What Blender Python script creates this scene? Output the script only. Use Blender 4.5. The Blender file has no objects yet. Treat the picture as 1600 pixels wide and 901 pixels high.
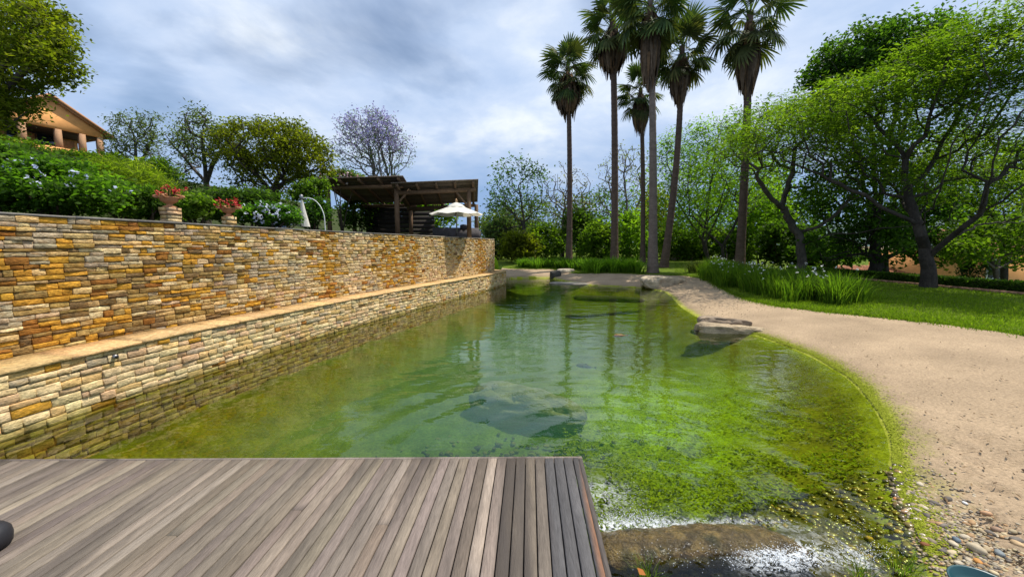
import bpy, math, random
import numpy as np
from mathutils import Vector

# ------------------------------------------------------------------ camera, light, exposure
SC = bpy.context.scene
COL = SC.collection
F_PX, HZ, ZC = 601.0, 385.0, 1.95          # focal length and horizon row of the photograph (1600x901), eye height above water
TH = math.atan((450.5 - HZ) / F_PX)
cam = bpy.data.cameras.new('camera'); cam_o = bpy.data.objects.new('camera', cam); COL.objects.link(cam_o)
cam.sensor_width = 36; cam.lens = 36 * F_PX / 1600; cam.clip_start = 0.05; cam.clip_end = 3000
cam_o.location = (0, 0, ZC); cam_o.rotation_euler = (math.pi / 2 - TH, 0, 0)
SC.camera = cam_o
SUN_DIR = Vector((0.91, 0.41, 0)).normalized() * math.cos(math.radians(63)) + Vector((0, 0, math.sin(math.radians(63))))
sun = bpy.data.lights.new('sun', 'SUN'); sun.energy = 4.7; sun.angle = math.radians(0.5); sun.color = (1, 0.94, 0.84)
sun_o = bpy.data.objects.new('sun', sun); COL.objects.link(sun_o)
sun_o.rotation_euler = SUN_DIR.to_track_quat('Z', 'Y').to_euler(); sun_o.location = (20, 20, 40)
SC.view_settings.view_transform = 'Standard'; SC.view_settings.look = 'None'
SC.view_settings.exposure = 0.18; SC.view_settings.gamma = 1.0; SC.view_settings.use_curve_mapping = False
SC.cycles.max_bounces = 6; SC.cycles.transparent_max_bounces = 12; SC.cycles.diffuse_bounces = 2
SC.cycles.glossy_bounces = 2; SC.cycles.transmission_bounces = 4; SC.cycles.caustics_reflective = False
SC.cycles.caustics_refractive = False; SC.cycles.use_denoising = True; SC.cycles.sample_clamp_indirect = 6

world = bpy.data.worlds.new('World'); SC.world = world; world.use_nodes = True
def build_world():
    nt = world.node_tree; N = nt.nodes; L = nt.links
    for n in list(N): N.remove(n)
    out = N.new('ShaderNodeOutputWorld'); bg = N.new('ShaderNodeBackground'); bg.inputs[1].default_value = 0.1
    sky = N.new('ShaderNodeTexSky'); sky.sky_type = 'NISHITA'; sky.sun_disc = False
    sky.sun_elevation = math.radians(63); sky.sun_rotation = math.atan2(SUN_DIR.x, SUN_DIR.y)
    tc = N.new('ShaderNodeTexCoord'); sep = N.new('ShaderNodeSeparateXYZ'); L.new(tc.outputs['Generated'], sep.inputs[0])
    def mth(op, a, b=None, clamp=False):
        m = N.new('ShaderNodeMath'); m.operation = op; m.use_clamp = clamp
        for i, v in enumerate((a, b)):
            if v is None: continue
            if isinstance(v, (int, float)): m.inputs[i].default_value = v
            else: L.new(v, m.inputs[i])
        return m.outputs[0]
    zz = mth('ADD', mth('MAXIMUM', sep.outputs[2], 0.0), 0.22)
    cx = N.new('ShaderNodeCombineXYZ')
    L.new(mth('DIVIDE', sep.outputs[0], zz), cx.inputs[0]); L.new(mth('DIVIDE', sep.outputs[1], zz), cx.inputs[1])
    def noise(scale, det, rough, off=0):
        n = N.new('ShaderNodeTexNoise'); n.inputs['Scale'].default_value = scale; n.inputs['Detail'].default_value = det
        n.inputs['Roughness'].default_value = rough; n.inputs['Distortion'].default_value = 0.25
        mp = N.new('ShaderNodeMapping'); mp.inputs['Location'].default_value = (off, off * 1.7, off * .3)
        L.new(cx.outputs[0], mp.inputs[0]); L.new(mp.outputs[0], n.inputs[0]); return n.outputs[0]
    def ramp(v, stops):
        r = N.new('ShaderNodeValToRGB'); L.new(v, r.inputs[0])
        while len(r.color_ramp.elements) < len(stops): r.color_ramp.elements.new(0.5)
        for e, (p, c) in zip(r.color_ramp.elements, stops): e.position = p; e.color = c + (1,)
        return r.outputs[0]
    n1 = noise(1.3, 7, 0.54, 3.1); n2 = noise(0.8, 4, 0.5, 7.7); n3 = noise(5.0, 7, 0.62, 1.3)
    cov = mth('ADD', mth('MULTIPLY', n2, 0.75), mth('MULTIPLY', n1, 0.45))
    cover = ramp(cov, [(0.44, (0.25,) * 3), (0.54, (0.93,) * 3), (0.62, (1.0,) * 3)])
    tex = mth('ADD', mth('MULTIPLY', n1, 0.74), mth('MULTIPLY', n3, 0.26))
    cloud = ramp(tex, [(0.27, (4.2, 5.5, 7.9)), (0.42, (4.8, 6.1, 8.4)), (0.53, (5.9, 7.0, 8.9)), (0.66, (8.3, 8.9, 9.6))])
    mx = N.new('ShaderNodeMix'); mx.data_type = 'RGBA'
    L.new(cover, mx.inputs[0]); L.new(sky.outputs[0], mx.inputs[6]); L.new(cloud, mx.inputs[7])
    # the darker slate-blue rain bank low over the horizon
    low = ramp(mth('ADD', sep.outputs[2], mth('MULTIPLY', mth('SUBTRACT', n1, 0.5), 0.25)), [(0.10, (1,) * 3), (0.32, (0,) * 3)])
    m2 = N.new('ShaderNodeMix'); m2.data_type = 'RGBA'; m2.inputs[7].default_value = (2.1, 3.6, 6.2, 1)
    L.new(mth('MULTIPLY', low, 0.75), m2.inputs[0]); L.new(mx.outputs[2], m2.inputs[6])
    L.new(m2.outputs[2], bg.inputs[0]); L.new(bg.outputs[0], out.inputs[0])
build_world()

# ------------------------------------------------------------------ picture -> world
CT, ST = math.cos(TH), math.sin(TH)
def ray(u, v):
    x, y = (u - 800) / F_PX, -(v - 450.5) / F_PX
    return np.array([x, CT + y * ST, -ST + y * CT])
def P(u, v, Y):
    d = ray(u, v); return np.array([0, 0, ZC]) + d * (Y / d[1])
def G(u, v, z=0.0):
    d = ray(u, v); return np.array([0, 0, ZC]) + d * ((z - ZC) / d[2])
def px(p):
    p = np.asarray(p, float); q = p - np.array([0, 0, ZC])
    dz = q[..., 1] * CT - q[..., 2] * ST; up = q[..., 1] * ST + q[..., 2] * CT
    return 800 + F_PX * q[..., 0] / dz, 450.5 - F_PX * up / dz
RNG = np.random.default_rng(7)

# ------------------------------------------------------------------ mesh and object helpers
WL = {}
def mesh(name, V, F, mat, col=None, smooth=False):
    V = np.asarray(V, np.float32)
    if isinstance(F, np.ndarray): F = [F]
    F = [np.asarray(f, np.int32) for f in F if len(f)]
    me = bpy.data.meshes.new(name)
    me.vertices.add(len(V)); me.vertices.foreach_set('co', V.ravel())
    nl = sum(f.size for f in F); nf = sum(len(f) for f in F)
    me.loops.add(nl); me.polygons.add(nf)
    me.loops.foreach_set('vertex_index', np.concatenate([f.ravel() for f in F]))
    sizes = np.concatenate([np.full(len(f), f.shape[1], np.int32) for f in F])
    me.polygons.foreach_set('loop_start', np.concatenate([[0], np.cumsum(sizes)[:-1]]).astype(np.int32))
    if smooth: me.polygons.foreach_set('use_smooth', np.ones(nf, bool))
    if col is not None:
        c = np.asarray(col, np.float32)
        if c.ndim == 1: c = np.tile(c, (len(V), 1))
        a = me.attributes.new('col', 'FLOAT_COLOR', 'POINT')
        a.data.foreach_set('color', np.hstack([c[:, :3], np.ones((len(V), 1), np.float32)]).ravel())
    me.update(calc_edges=True)
    if mat: me.materials.append(mat)
    return me
def wl(o): return WL.get(o.name, np.zeros(3)) if o is not None else np.zeros(3)
def link(name, data, loc, parent):
    o = bpy.data.objects.new(name, data); COL.objects.link(o)
    o.location = np.asarray(loc, float) - wl(parent); WL[o.name] = np.asarray(loc, float)
    if parent is not None: o.parent = parent
    return o
def part(name, V, F, mat, parent=None, col=None, smooth=False, origin=None, kind=None, label=None):
    """one mesh object; V in world coordinates"""
    V = np.asarray(V, float)
    if origin is None: origin = wl(parent) if parent is not None else np.array([*V.mean(0)[:2], V[:, 2].min()])
    elif isinstance(origin, str): origin = V.mean(0)
    o = link(name, mesh(name, V - origin, F, mat, col, smooth), origin, parent)
    if kind: o['kind'] = kind
    if label: o['label'] = label
    return o
def tag(o, label, cat, group=None):
    o['label'] = label; o['category'] = cat
    if group: o['group'] = group
    return o
def thing(name, label, cat, loc, group=None):
    return tag(link(name, None, loc, None), label, cat, group)

class MB:
    """collects shapes for ONE mesh"""
    def __init__(s): s.V = []; s.F = {}; s.C = []; s.n = 0
    def add(s, V, F, col=None):
        V = np.asarray(V, float)
        for f in (F if isinstance(F, list) else [F]):
            f = np.asarray(f)
            if len(f): s.F.setdefault(f.shape[1], []).append(f + s.n)
        s.V.append(V); s.n += len(V)
        c = np.ones((len(V), 3)) if col is None else np.asarray(col, float)
        s.C.append(np.tile(c, (len(V), 1)) if c.ndim == 1 else c); return s
    def box(s, c, size, col=None, rz=0.0, M=None):
        x, y, z = np.array(size) / 2
        V = np.array([[a * x, b * y, d * z] for d in (-1, 1) for b in (-1, 1) for a in (-1, 1)], float)
        if M is not None: V = V @ np.asarray(M).T
        if rz:
            cc, ss = math.cos(rz), math.sin(rz); V = V @ np.array([[cc, -ss, 0], [ss, cc, 0], [0, 0, 1]]).T
        return s.add(V + np.asarray(c), np.array([[0, 2, 3, 1], [4, 5, 7, 6], [0, 1, 5, 4], [2, 6, 7, 3], [0, 4, 6, 2], [1, 3, 7, 5]]), col)
    def beam(s, a, b, w, h, col=None):
        a, b = np.asarray(a, float), np.asarray(b, float); d = b - a; L = np.linalg.norm(d); d /= L
        u = np.cross([0, 0, 1.0], d)
        if np.linalg.norm(u) < 1e-4: u = np.array([1.0, 0, 0])
        u /= np.linalg.norm(u); n = np.cross(d, u)
        return s.box((a + b) / 2, (w, L, h), col, M=np.stack([u, d, n], 1))
    def tube(s, pts, rad, n=8, col=None, cap=True):
        pts = np.asarray(pts, float); m = len(pts); rad = np.broadcast_to(rad, (m,))
        T = np.gradient(pts, axis=0); T /= np.linalg.norm(T, axis=1, keepdims=True) + 1e-9
        U, W = frames(T); a = np.arange(n) * 2 * math.pi / n
        V = pts[:, None] + rad[:, None, None] * (np.cos(a)[None, :, None] * U[:, None] + np.sin(a)[None, :, None] * W[:, None])
        i = np.arange(m - 1)[:, None] * n; j = np.arange(n)[None]; k = (j + 1) % n
        F = np.stack([i + j, i + k, i + n + k, i + n + j], -1).reshape(-1, 4)
        fs = [F]
        if cap: fs.append(np.array([list(range(n))[::-1], list(range((m - 1) * n, m * n))]))
        return s.add(V.reshape(-1, 3), fs, col)
    def lathe(s, c, prof, n=20, col=None):
        a = np.arange(n) * 2 * math.pi / n; prof = np.asarray(prof, float)
        V = np.stack([prof[:, 0, None] * np.cos(a), prof[:, 0, None] * np.sin(a), np.repeat(prof[:, 1, None], n, 1)], -1)
        m = len(prof); i = np.arange(m - 1)[:, None] * n; j = np.arange(n)[None]; k = (j + 1) % n
        F = np.stack([i + j, i + k, i + n + k, i + n + j], -1).reshape(-1, 4)
        return s.add(V.reshape(-1, 3) + np.asarray(c), [F, np.array([list(range((m - 1) * n, m * n))])], col)
    def build(s, name, mat, parent=None, smooth=False, origin=None, kind=None, label=None):
        F = [np.concatenate(f) for f in s.F.values()]
        return part(name, np.concatenate(s.V), F, mat, parent, np.concatenate(s.C), smooth, origin, kind, label)
def frames(T):
    ref = np.tile(np.array([0.31, 0.93, 0.12]), (len(T), 1))
    U = np.cross(T, ref); nn = np.linalg.norm(U, axis=1, keepdims=True)
    U = np.where(nn < 0.05, np.array([[1.0, 0, 0]]), U / np.maximum(nn, 1e-6))
    W = np.cross(T, U); W /= np.linalg.norm(W, axis=1, keepdims=True) + 1e-9
    return U, W

def vnoise(x, y, seed=0):
    x = np.asarray(x, float); y = np.asarray(y, float)
    xi, yi = np.floor(x).astype(np.int64), np.floor(y).astype(np.int64); fx, fy = x - xi, y - yi
    fx, fy = fx * fx * (3 - 2 * fx), fy * fy * (3 - 2 * fy)
    def h(a, b):
        n = (a * 374761393 + b * 668265263 + seed * 974634777) & 0xffffffff
        n = ((n ^ (n >> 13)) * 1274126177) & 0xffffffff
        return ((n ^ (n >> 16)) & 0xffff) / 65535.0
    return (h(xi, yi) * (1 - fx) + h(xi + 1, yi) * fx) * (1 - fy) + (h(xi, yi + 1) * (1 - fx) + h(xi + 1, yi + 1) * fx) * fy
def fbm(x, y, seed=0, oct=4):
    r = 0; a = 0.5; t = 0
    for o in range(oct): r = r + a * vnoise(x * 2 ** o, y * 2 ** o, seed + o * 17); t += a; a *= 0.55
    return r / t
def sstep(a, b, x): t = np.clip((x - a) / (b - a), 0, 1); return t * t * (3 - 2 * t)

# ------------------------------------------------------------------ materials
def pm(name, base=None, rough=0.8, spec=0.3, var=(6.0, 0.25), bump=(40.0, 0.3, 0.01), stretch=(1, 1, 1), metal=0.0, var2=None, translucent=0.0, hue=None, coords='pos', ttint=(1.6, 1.85, 0.6)):
    m = bpy.data.materials.new(name); m.use_nodes = True; nt = m.node_tree; N = nt.nodes; L = nt.links
    b = N['Principled BSDF']; b.inputs['Roughness'].default_value = rough; b.inputs['Specular IOR Level'].default_value = spec
    b.inputs['Metallic'].default_value = metal
    if base is None:
        at = N.new('ShaderNodeAttribute'); at.attribute_name = 'col'; c = at.outputs['Color']
    else:
        rgb = N.new('ShaderNodeRGB'); rgb.outputs[0].default_value = (*base, 1); c = rgb.outputs[0]
    if coords == 'pos':
        g = N.new('ShaderNodeNewGeometry'); src = g.outputs['Position']
    else:
        g = N.new('ShaderNodeTexCoord'); src = g.outputs['Object']
    mp = N.new('ShaderNodeMapping'); mp.inputs['Scale'].default_value = stretch; L.new(src, mp.inputs[0])
    def nz(scale, det=4, rg=0.55):
        n = N.new('ShaderNodeTexNoise'); n.inputs['Scale'].default_value = scale; n.inputs['Detail'].default_value = det
        n.inputs['Roughness'].default_value = rg; L.new(mp.outputs[0], n.inputs[0]); return n.outputs[0]
    for v in (var, var2):
        if not v: continue
        mr = N.new('ShaderNodeMapRange'); L.new(nz(v[0]), mr.inputs[0]); mr.inputs[1].default_value = 0.28; mr.inputs[2].default_value = 0.72
        mr.inputs[3].default_value = 1 - v[1]; mr.inputs[4].default_value = 1 + v[1]
        mx = N.new('ShaderNodeMix'); mx.data_type = 'RGBA'; mx.blend_type = 'MULTIPLY'; mx.inputs[0].default_value = 1
        L.new(c, mx.inputs[6]); L.new(mr.outputs[0], mx.inputs[7]); c = mx.outputs[2]
    if hue:
        n = nz(hue[0], 3); mr = N.new('ShaderNodeMapRange'); L.new(n, mr.inputs[0]); mr.inputs[1].default_value = 0.5; mr.inputs[2].default_value = 0.7
        mr.inputs[4].default_value = hue[2]
        mx = N.new('ShaderNodeMix'); mx.data_type = 'RGBA'; mx.inputs[7].default_value = (*hue[1], 1)
        L.new(mr.outputs[0], mx.inputs[0]); L.new(c, mx.inputs[6]); c = mx.outputs[2]
    L.new(c, b.inputs['Base Color'])
    if bump:
        bp = N.new('ShaderNodeBump'); bp.inputs['Strength'].default_value = bump[1]; bp.inputs['Distance'].default_value = bump[2]
        L.new(nz(bump[0], 6, 0.6), bp.inputs['Height']); L.new(bp.outputs[0], b.inputs['Normal'])
    if translucent:
        tr = N.new('ShaderNodeBsdfTranslucent'); hs = N.new('ShaderNodeMix'); hs.data_type = 'RGBA'; hs.blend_type = 'MULTIPLY'
        hs.inputs[0].default_value = 1; hs.inputs[7].default_value = (*ttint, 1); L.new(c, hs.inputs[6]); L.new(hs.outputs[2], tr.inputs[0])
        ms = N.new('ShaderNodeMixShader'); ms.inputs[0].default_value = translucent
        L.new(b.outputs[0], ms.inputs[1]); L.new(tr.outputs[0], ms.inputs[2]); L.new(ms.outputs[0], N['Material Output'].inputs[0])
    return m
M = {}
M['stone'] = pm('stone', rough=0.9, spec=0.12, var=(15, 0.50), var2=(48, 0.38), stretch=(1, 1, 2.4), bump=(24, 1.0, 0.020), hue=(8, (0.34, 0.16, 0.03), 0.5))
M['pale_stone'] = pm('pale_stone', rough=0.9, spec=0.12, var=(15, 0.36), var2=(48, 0.32), stretch=(1, 1, 2.2), bump=(24, 1.0, 0.013), hue=(7, (0.50, 0.30, 0.10), 0.35))
M['mortar'] = pm('mortar', (0.055, 0.038, 0.022), rough=0.95)
M['coping'] = pm('coping', rough=0.8, var=(12, 0.3), bump=(60, 0.4, 0.008))
M['deck'] = pm('deck_timber', rough=0.75, spec=0.25, var=(34, 0.26), var2=(2.6, 0.16), stretch=(3.2, 0.30, 1), bump=(70, 0.9, 0.005), hue=(1.5, (0.070, 0.058, 0.050), 0.9))
M['timber'] = pm('timber', rough=0.8, var=(10, 0.25), stretch=(1, 1, 0.5))
M['bark'] = pm('bark', rough=0.9, spec=0.15, var=(7, 0.35), var2=(30, 0.25), stretch=(1, 1, 0.45), bump=(24, 0.9, 0.03))
M['palm_bark'] = pm('palm_bark', rough=0.92, spec=0.1, var=(3.5, 0.25), var2=(26, 0.3), stretch=(0.8, 0.8, 2.2), bump=(16, 0.9, 0.05))
M['leaf'] = pm('leaf', rough=0.6, spec=0.12, var=(3, 0.15), bump=None, translucent=0.58)
M['frond'] = pm('palm_frond', rough=0.6, spec=0.18, var=(4, 0.2), bump=None, translucent=0.2, coords='obj')
M['dry'] = pm('dry_frond', rough=0.9, spec=0.1, var=(6, 0.3), bump=None, translucent=0.12, ttint=(1.2, 1, .7))
M['petal'] = pm('petal', rough=0.7, spec=0.2, var=None, bump=None, translucent=0.25, ttint=(1, 1, 1))
M['ground'] = pm('sand', rough=0.95, spec=0.1, var=(1.2, 0.15), var2=(42, 0.26), bump=(30, 0.9, 0.02))
M['lawn'] = pm('lawn', rough=0.9, spec=0.1, var=(1.3, 0.22), var2=(45, 0.35), bump=(70, 0.8, 0.02))
M['bed'] = pm('pond_bed', rough=0.9, spec=0.1, var=(2.5, 0.3), var2=(26, 0.35), bump=(20, 0.8, 0.03))
M['algae'] = pm('algae', rough=0.8, spec=0.1, var=None, bump=None, translucent=0.3)
M['rock'] = pm('rock', rough=0.85, spec=0.2, var=(6, 0.3), var2=(40, 0.25), stretch=(0.5, 0.9, 1.6), bump=(22, 0.9, 0.03))
M['mossy'] = pm('mossy_wet_stone', rough=0.22, spec=0.5, var=(16, 0.6), var2=(70, 0.5), bump=(34, 1.0, 0.03))
M['wet'] = pm('wet_pebble', rough=0.25, spec=0.5, var=(30, 0.3), bump=(60, 0.3, 0.006))
M['pebble'] = pm('pebble', rough=0.7, spec=0.3, var=(30, 0.2), bump=(80, 0.3, 0.004))
M['terracotta'] = pm('terracotta', (0.50, 0.23, 0.11), rough=0.85, var=(14, 0.25))
M['canvas'] = pm('canvas', (0.80, 0.77, 0.68), rough=0.9, var=(8, 0.05), bump=(200, 0.15, 0.002), translucent=0.25, ttint=(1, .97, .9))
M['metal'] = pm('grey_metal', (0.25, 0.25, 0.26), rough=0.4, metal=0.8, var=None, bump=None)
M['dark'] = pm('dark_rubber', (0.018, 0.018, 0.022), rough=0.55, spec=0.4, var=None, bump=(300, 0.1, 0.001))
M['teal'] = pm('teal_plastic', (0.012, 0.06, 0.068), rough=0.35, spec=0.5, var=None, bump=None)
M['stucco'] = pm('stucco', (0.80, 0.38, 0.13), rough=0.95, var=(3, 0.12), bump=(60, 0.3, 0.006))
M['tile'] = pm('roof_tile', rough=0.85, var=(8, 0.25))
M['white'] = pm('white_paint', (0.75, 0.75, 0.73), rough=0.5, var=None, bump=None)
M['glass'] = pm('window_glass', (0.03, 0.035, 0.04), rough=0.05, spec=0.8, var=None, bump=None)
M['brickwork'] = pm('brick', rough=0.9, var=(20, 0.2))
M['foam'] = pm('foam', (0.85, 0.88, 0.9), rough=0.4, spec=0.5, var=None, bump=None)
M['soil'] = pm('soil', (0.10, 0.07, 0.045), rough=0.95)
M['fabric'] = pm('grey_fabric', (0.10, 0.09, 0.09), rough=0.95)
M['hill'] = pm('hill_scrub', (0.09, 0.13, 0.12), rough=1, var=(0.05, 0.3), bump=None)

def water_mat(name, tint, murk, murk_col, scale, amp, foamy=0.0):
    m = bpy.data.materials.new(name); m.use_nodes = True; nt = m.node_tree; N = nt.nodes; L = nt.links
    for n in list(N): N.remove(n)
    out = N.new('ShaderNodeOutputMaterial'); g = N.new('ShaderNodeNewGeometry')
    def nz(sc, st, det, dist=0.6):
        mp = N.new('ShaderNodeMapping'); mp.inputs['Scale'].default_value = st; mp.inputs['Rotation'].default_value = (0, 0, 0.25); L.new(g.outputs['Position'], mp.inputs[0])
        n = N.new('ShaderNodeTexNoise'); n.inputs['Scale'].default_value = sc; n.inputs['Detail'].default_value = det
        n.inputs['Distortion'].default_value = dist; L.new(mp.outputs[0], n.inputs[0]); return n.outputs[0]
    at = N.new('ShaderNodeAttribute'); at.attribute_name = 'col'; sp = N.new('ShaderNodeSeparateColor'); L.new(at.outputs['Color'], sp.inputs[0])
    def mth(op, a, b):
        q = N.new('ShaderNodeMath'); q.operation = op
        for i, v in enumerate((a, b)):
            if isinstance(v, (int, float)): q.inputs[i].default_value = v
            else: L.new(v, q.inputs[i])
        return q.outputs[0]
    h = mth('ADD', mth('MULTIPLY', nz(1.6 * scale, (0.8, 1.6, 1), 2), 1.0), mth('MULTIPLY', nz(4.2 * scale, (0.7, 2.0, 1), 1), 0.12))
    # livelier chop (red channel of the surface) where the inflow stirs the pond
    h = mth('ADD', mth('MULTIPLY', h, mth('ADD', mth('MULTIPLY', sp.outputs[0], 0.9), 0.30)), mth('MULTIPLY', mth('MULTIPLY', nz(11 * scale, (1, 1, 1), 2, 1.0), sp.outputs[0]), 0.16))
    bp = N.new('ShaderNodeBump'); bp.inputs['Strength'].default_value = 1.0; bp.inputs['Distance'].default_value = amp; L.new(h, bp.inputs['Height'])
    fr = N.new('ShaderNodeFresnel'); fr.inputs[0].default_value = 1.36; L.new(bp.outputs[0], fr.inputs[1])
    tr = N.new('ShaderNodeBsdfTransparent'); tr.inputs[0].default_value = (*tint, 1)
    df = N.new('ShaderNodeBsdfDiffuse'); df.inputs[0].default_value = (*murk_col, 1)
    m0 = N.new('ShaderNodeMixShader'); L.new(tr.outputs[0], m0.inputs[1]); L.new(df.outputs[0], m0.inputs[2])
    L.new(mth('MULTIPLY', sp.outputs[1], murk), m0.inputs[0])
    gl = N.new('ShaderNodeBsdfGlossy'); gl.inputs['Roughness'].default_value = 0.02; gl.inputs[0].default_value = (1, 1, 1, 1); L.new(bp.outputs[0], gl.inputs['Normal'])
    mx = N.new('ShaderNodeMixShader'); L.new(fr.outputs[0], mx.inputs[0]); L.new(m0.outputs[0], mx.inputs[1]); L.new(gl.outputs[0], mx.inputs[2])
    res = mx.outputs[0]
    # white water (blue channel)
    fd = N.new('ShaderNodeBsdfDiffuse'); fd.inputs[0].default_value = (0.85, 0.88, 0.9, 1); L.new(bp.outputs[0], fd.inputs[2])
    mr = N.new('ShaderNodeMapRange'); mr.inputs[1].default_value = 0.44; mr.inputs[2].default_value = 0.60
    L.new(nz(24, (1, 1, 1), 5, 1.5), mr.inputs[0])
    mf = N.new('ShaderNodeMixShader'); L.new(mth('MULTIPLY', mr.outputs[0], sp.outputs[2]), mf.inputs[0]); L.new(res, mf.inputs[1]); L.new(fd.outputs[0], mf.inputs[2])
    L.new(mf.outputs[0], out.inputs[0]); return m
M['water'] = water_mat('pond_water', (0.88, 0.95, 0.55), 0.22, (0.055, 0.19, 0.085), 1.0, 0.018)
M['stream'] = water_mat('stream_water', (0.90, 0.84, 0.66), 0.0, (0.1, 0.1, 0.05), 2.2, 0.003)

# ------------------------------------------------------------------ wall line, pond outline, terrain
def resample(pts, step):
    pts = np.asarray(pts, float); s = np.concatenate([[0], np.cumsum(np.linalg.norm(np.diff(pts, axis=0), axis=1))])
    n = max(2, int(s[-1] / step) + 1); t = np.linspace(0, s[-1], n)
    return np.stack([np.interp(t, s, pts[:, k]) for k in range(pts.shape[1])], 1)
def smooth_line(pts, it=3):
    pts = np.asarray(pts, float)
    for _ in range(it):
        q = pts.copy(); q[1:-1] = 0.25 * pts[:-2] + 0.5 * pts[1:-1] + 0.25 * pts[2:]; pts = q
    return pts
wp = [G(u, v)[:2] for u, v in [(0, 690), (93, 656), (190, 623), (317, 583), (400, 557), (500, 526), (597, 498), (700, 470), (760, 454), (786, 446)]]
d0 = (wp[0] - wp[2]) / np.linalg.norm(wp[0] - wp[2])
wp = [wp[0] + d0 * 2.6] + wp
e = np.array(wp[-1]); wp += [e + [0.22, 0.75], e + [0.15, 1.3], e + [-0.35, 1.8], e + [-1.2, 2.1], e + [-2.6, 2.3]]
WALL = smooth_line(resample(wp, 0.12), 30)
def offset(line, d):
    t = np.gradient(line, axis=0); t /= np.linalg.norm(t, axis=1, keepdims=True)
    return line + np.stack([-t[:, 1], t[:, 0]], 1) * d          # + = away from the pond
WALL2 = smooth_line(offset(WALL, 0.58), 12)
def shore_pts(l): return [G(u, v)[:2] for u, v in l]
shore = shore_pts([(800, 435.5), (830, 434.5), (862, 434.5), (872, 438), (905, 443), (925, 446), (965, 447.5), (1010, 450), (1040, 456), (1052, 466), (1062, 478),
                   (1092, 497), (1135, 512), (1180, 523), (1262, 553), (1330, 592), (1367, 637), (1390, 675), (1396, 705), (1392, 742), (1398, 775), (1420, 812), (1450, 862), (1470, 925)])
SHORE = smooth_line(resample(shore, 0.15), 8)
wi = int(np.argmin(np.abs(WALL[:, 1] - (SHORE[0, 1] + 0.3)) + (WALL[:, 0] < -1.5) * 9))
POND = np.concatenate([offset(WALL, 0.45)[:wi], SHORE, [[2.4, -1.5], [-7, -1.5]]])
def inside(x, y, poly):
    r = np.zeros(np.shape(x), bool); n = len(poly)
    for i in range(n):
        x1, y1 = poly[i]; x2, y2 = poly[(i + 1) % n]
        if y1 == y2: continue
        c = ((y1 > y) != (y2 > y)) & (x < (x2 - x1) * (y - y1) / (y2 - y1) + x1); r ^= c
    return r
def dist_line(x, y, line):
    d = np.full(np.shape(x), 1e9)
    for i in range(len(line) - 1):
        a, b = line[i], line[i + 1]; ab = b - a; L2 = ab @ ab + 1e-12
        t = np.clip(((x - a[0]) * ab[0] + (y - a[1]) * ab[1]) / L2, 0, 1)
        d = np.minimum(d, np.hypot(x - a[0] - t * ab[0], y - a[1] - t * ab[1]))
    return d
SH_C = resample(SHORE, 0.45)
TERR = np.concatenate([offset(WALL2, 0.25)[::-1], [[-9, 0.3], [-90, 0.3], [-90, 120], [-14, 120], [-9, 40], [-5.5, 26]]])
def sdist(x, y):
    d = dist_line(x, y, SH_C); return np.where(inside(x, y, POND), -d, d)
def zground(x, y, sd=None):
    x = np.asarray(x, float); y = np.asarray(y, float)
    sd = sdist(x, y) if sd is None else sd
    out = 0.015 + 0.5 * (1 - np.exp(-np.maximum(sd, 0) / 2.6)) + 0.022 * np.clip(y - 20, 0, 60)
    out = out - 3.2 * sstep(16.6, 26, x) * sstep(60, 40, y)
    ins = 0.015 - 0.95 * (1 - np.exp(-np.maximum(-sd, 0) / 1.5))
    near = sstep(3.1, 2.3, y) * sstep(0.2, 0.8, x)                # shallow mouth of the stream
    ins = ins * (1 - near) + np.maximum(ins, -0.14) * near
    return np.where(sd > 0, out, ins)
def zhill(x, y):
    x = np.asarray(x, float); y = np.asarray(y, float)
    return 2.30 + 5.2 * sstep(6.5, 30, -x) * sstep(0.5, 5, y) + 0.012 * np.clip(y - 26, 0, 60)
def GT(u, v):
    d = ray(u, v); t = np.linspace(0.5, 120, 6000); q = np.array([0, 0, ZC]) + d * t[:, None]
    k = np.argmax(q[:, 2] < zground(q[:, 0], q[:, 1])); return q[max(k, 1)]
LAWN_EDGE = [GT(u, v)[:2] for u, v in [(792, 419.5), (862, 420), (910, 427.5), (1000, 428.5), (1071, 430.5), (1101, 436), (1119, 446), (1139, 459), (1170, 470), (1222, 480), (1291, 487.5), (1394, 498), (1497, 510), (1600, 525)]]
ed = LAWN_EDGE[-1] - LAWN_EDGE[-2]; LAWN_EDGE += [LAWN_EDGE[-1] + ed * 1.5 + [0, -1.0], LAWN_EDGE[-1] + [6, -9]]
LAWN_L = smooth_line(resample(LAWN_EDGE, 0.15), 6)
LAWN = np.concatenate([LAWN_L, [[60, -10], [60, 300], [-30, 300], [-8, 30]]])

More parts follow.
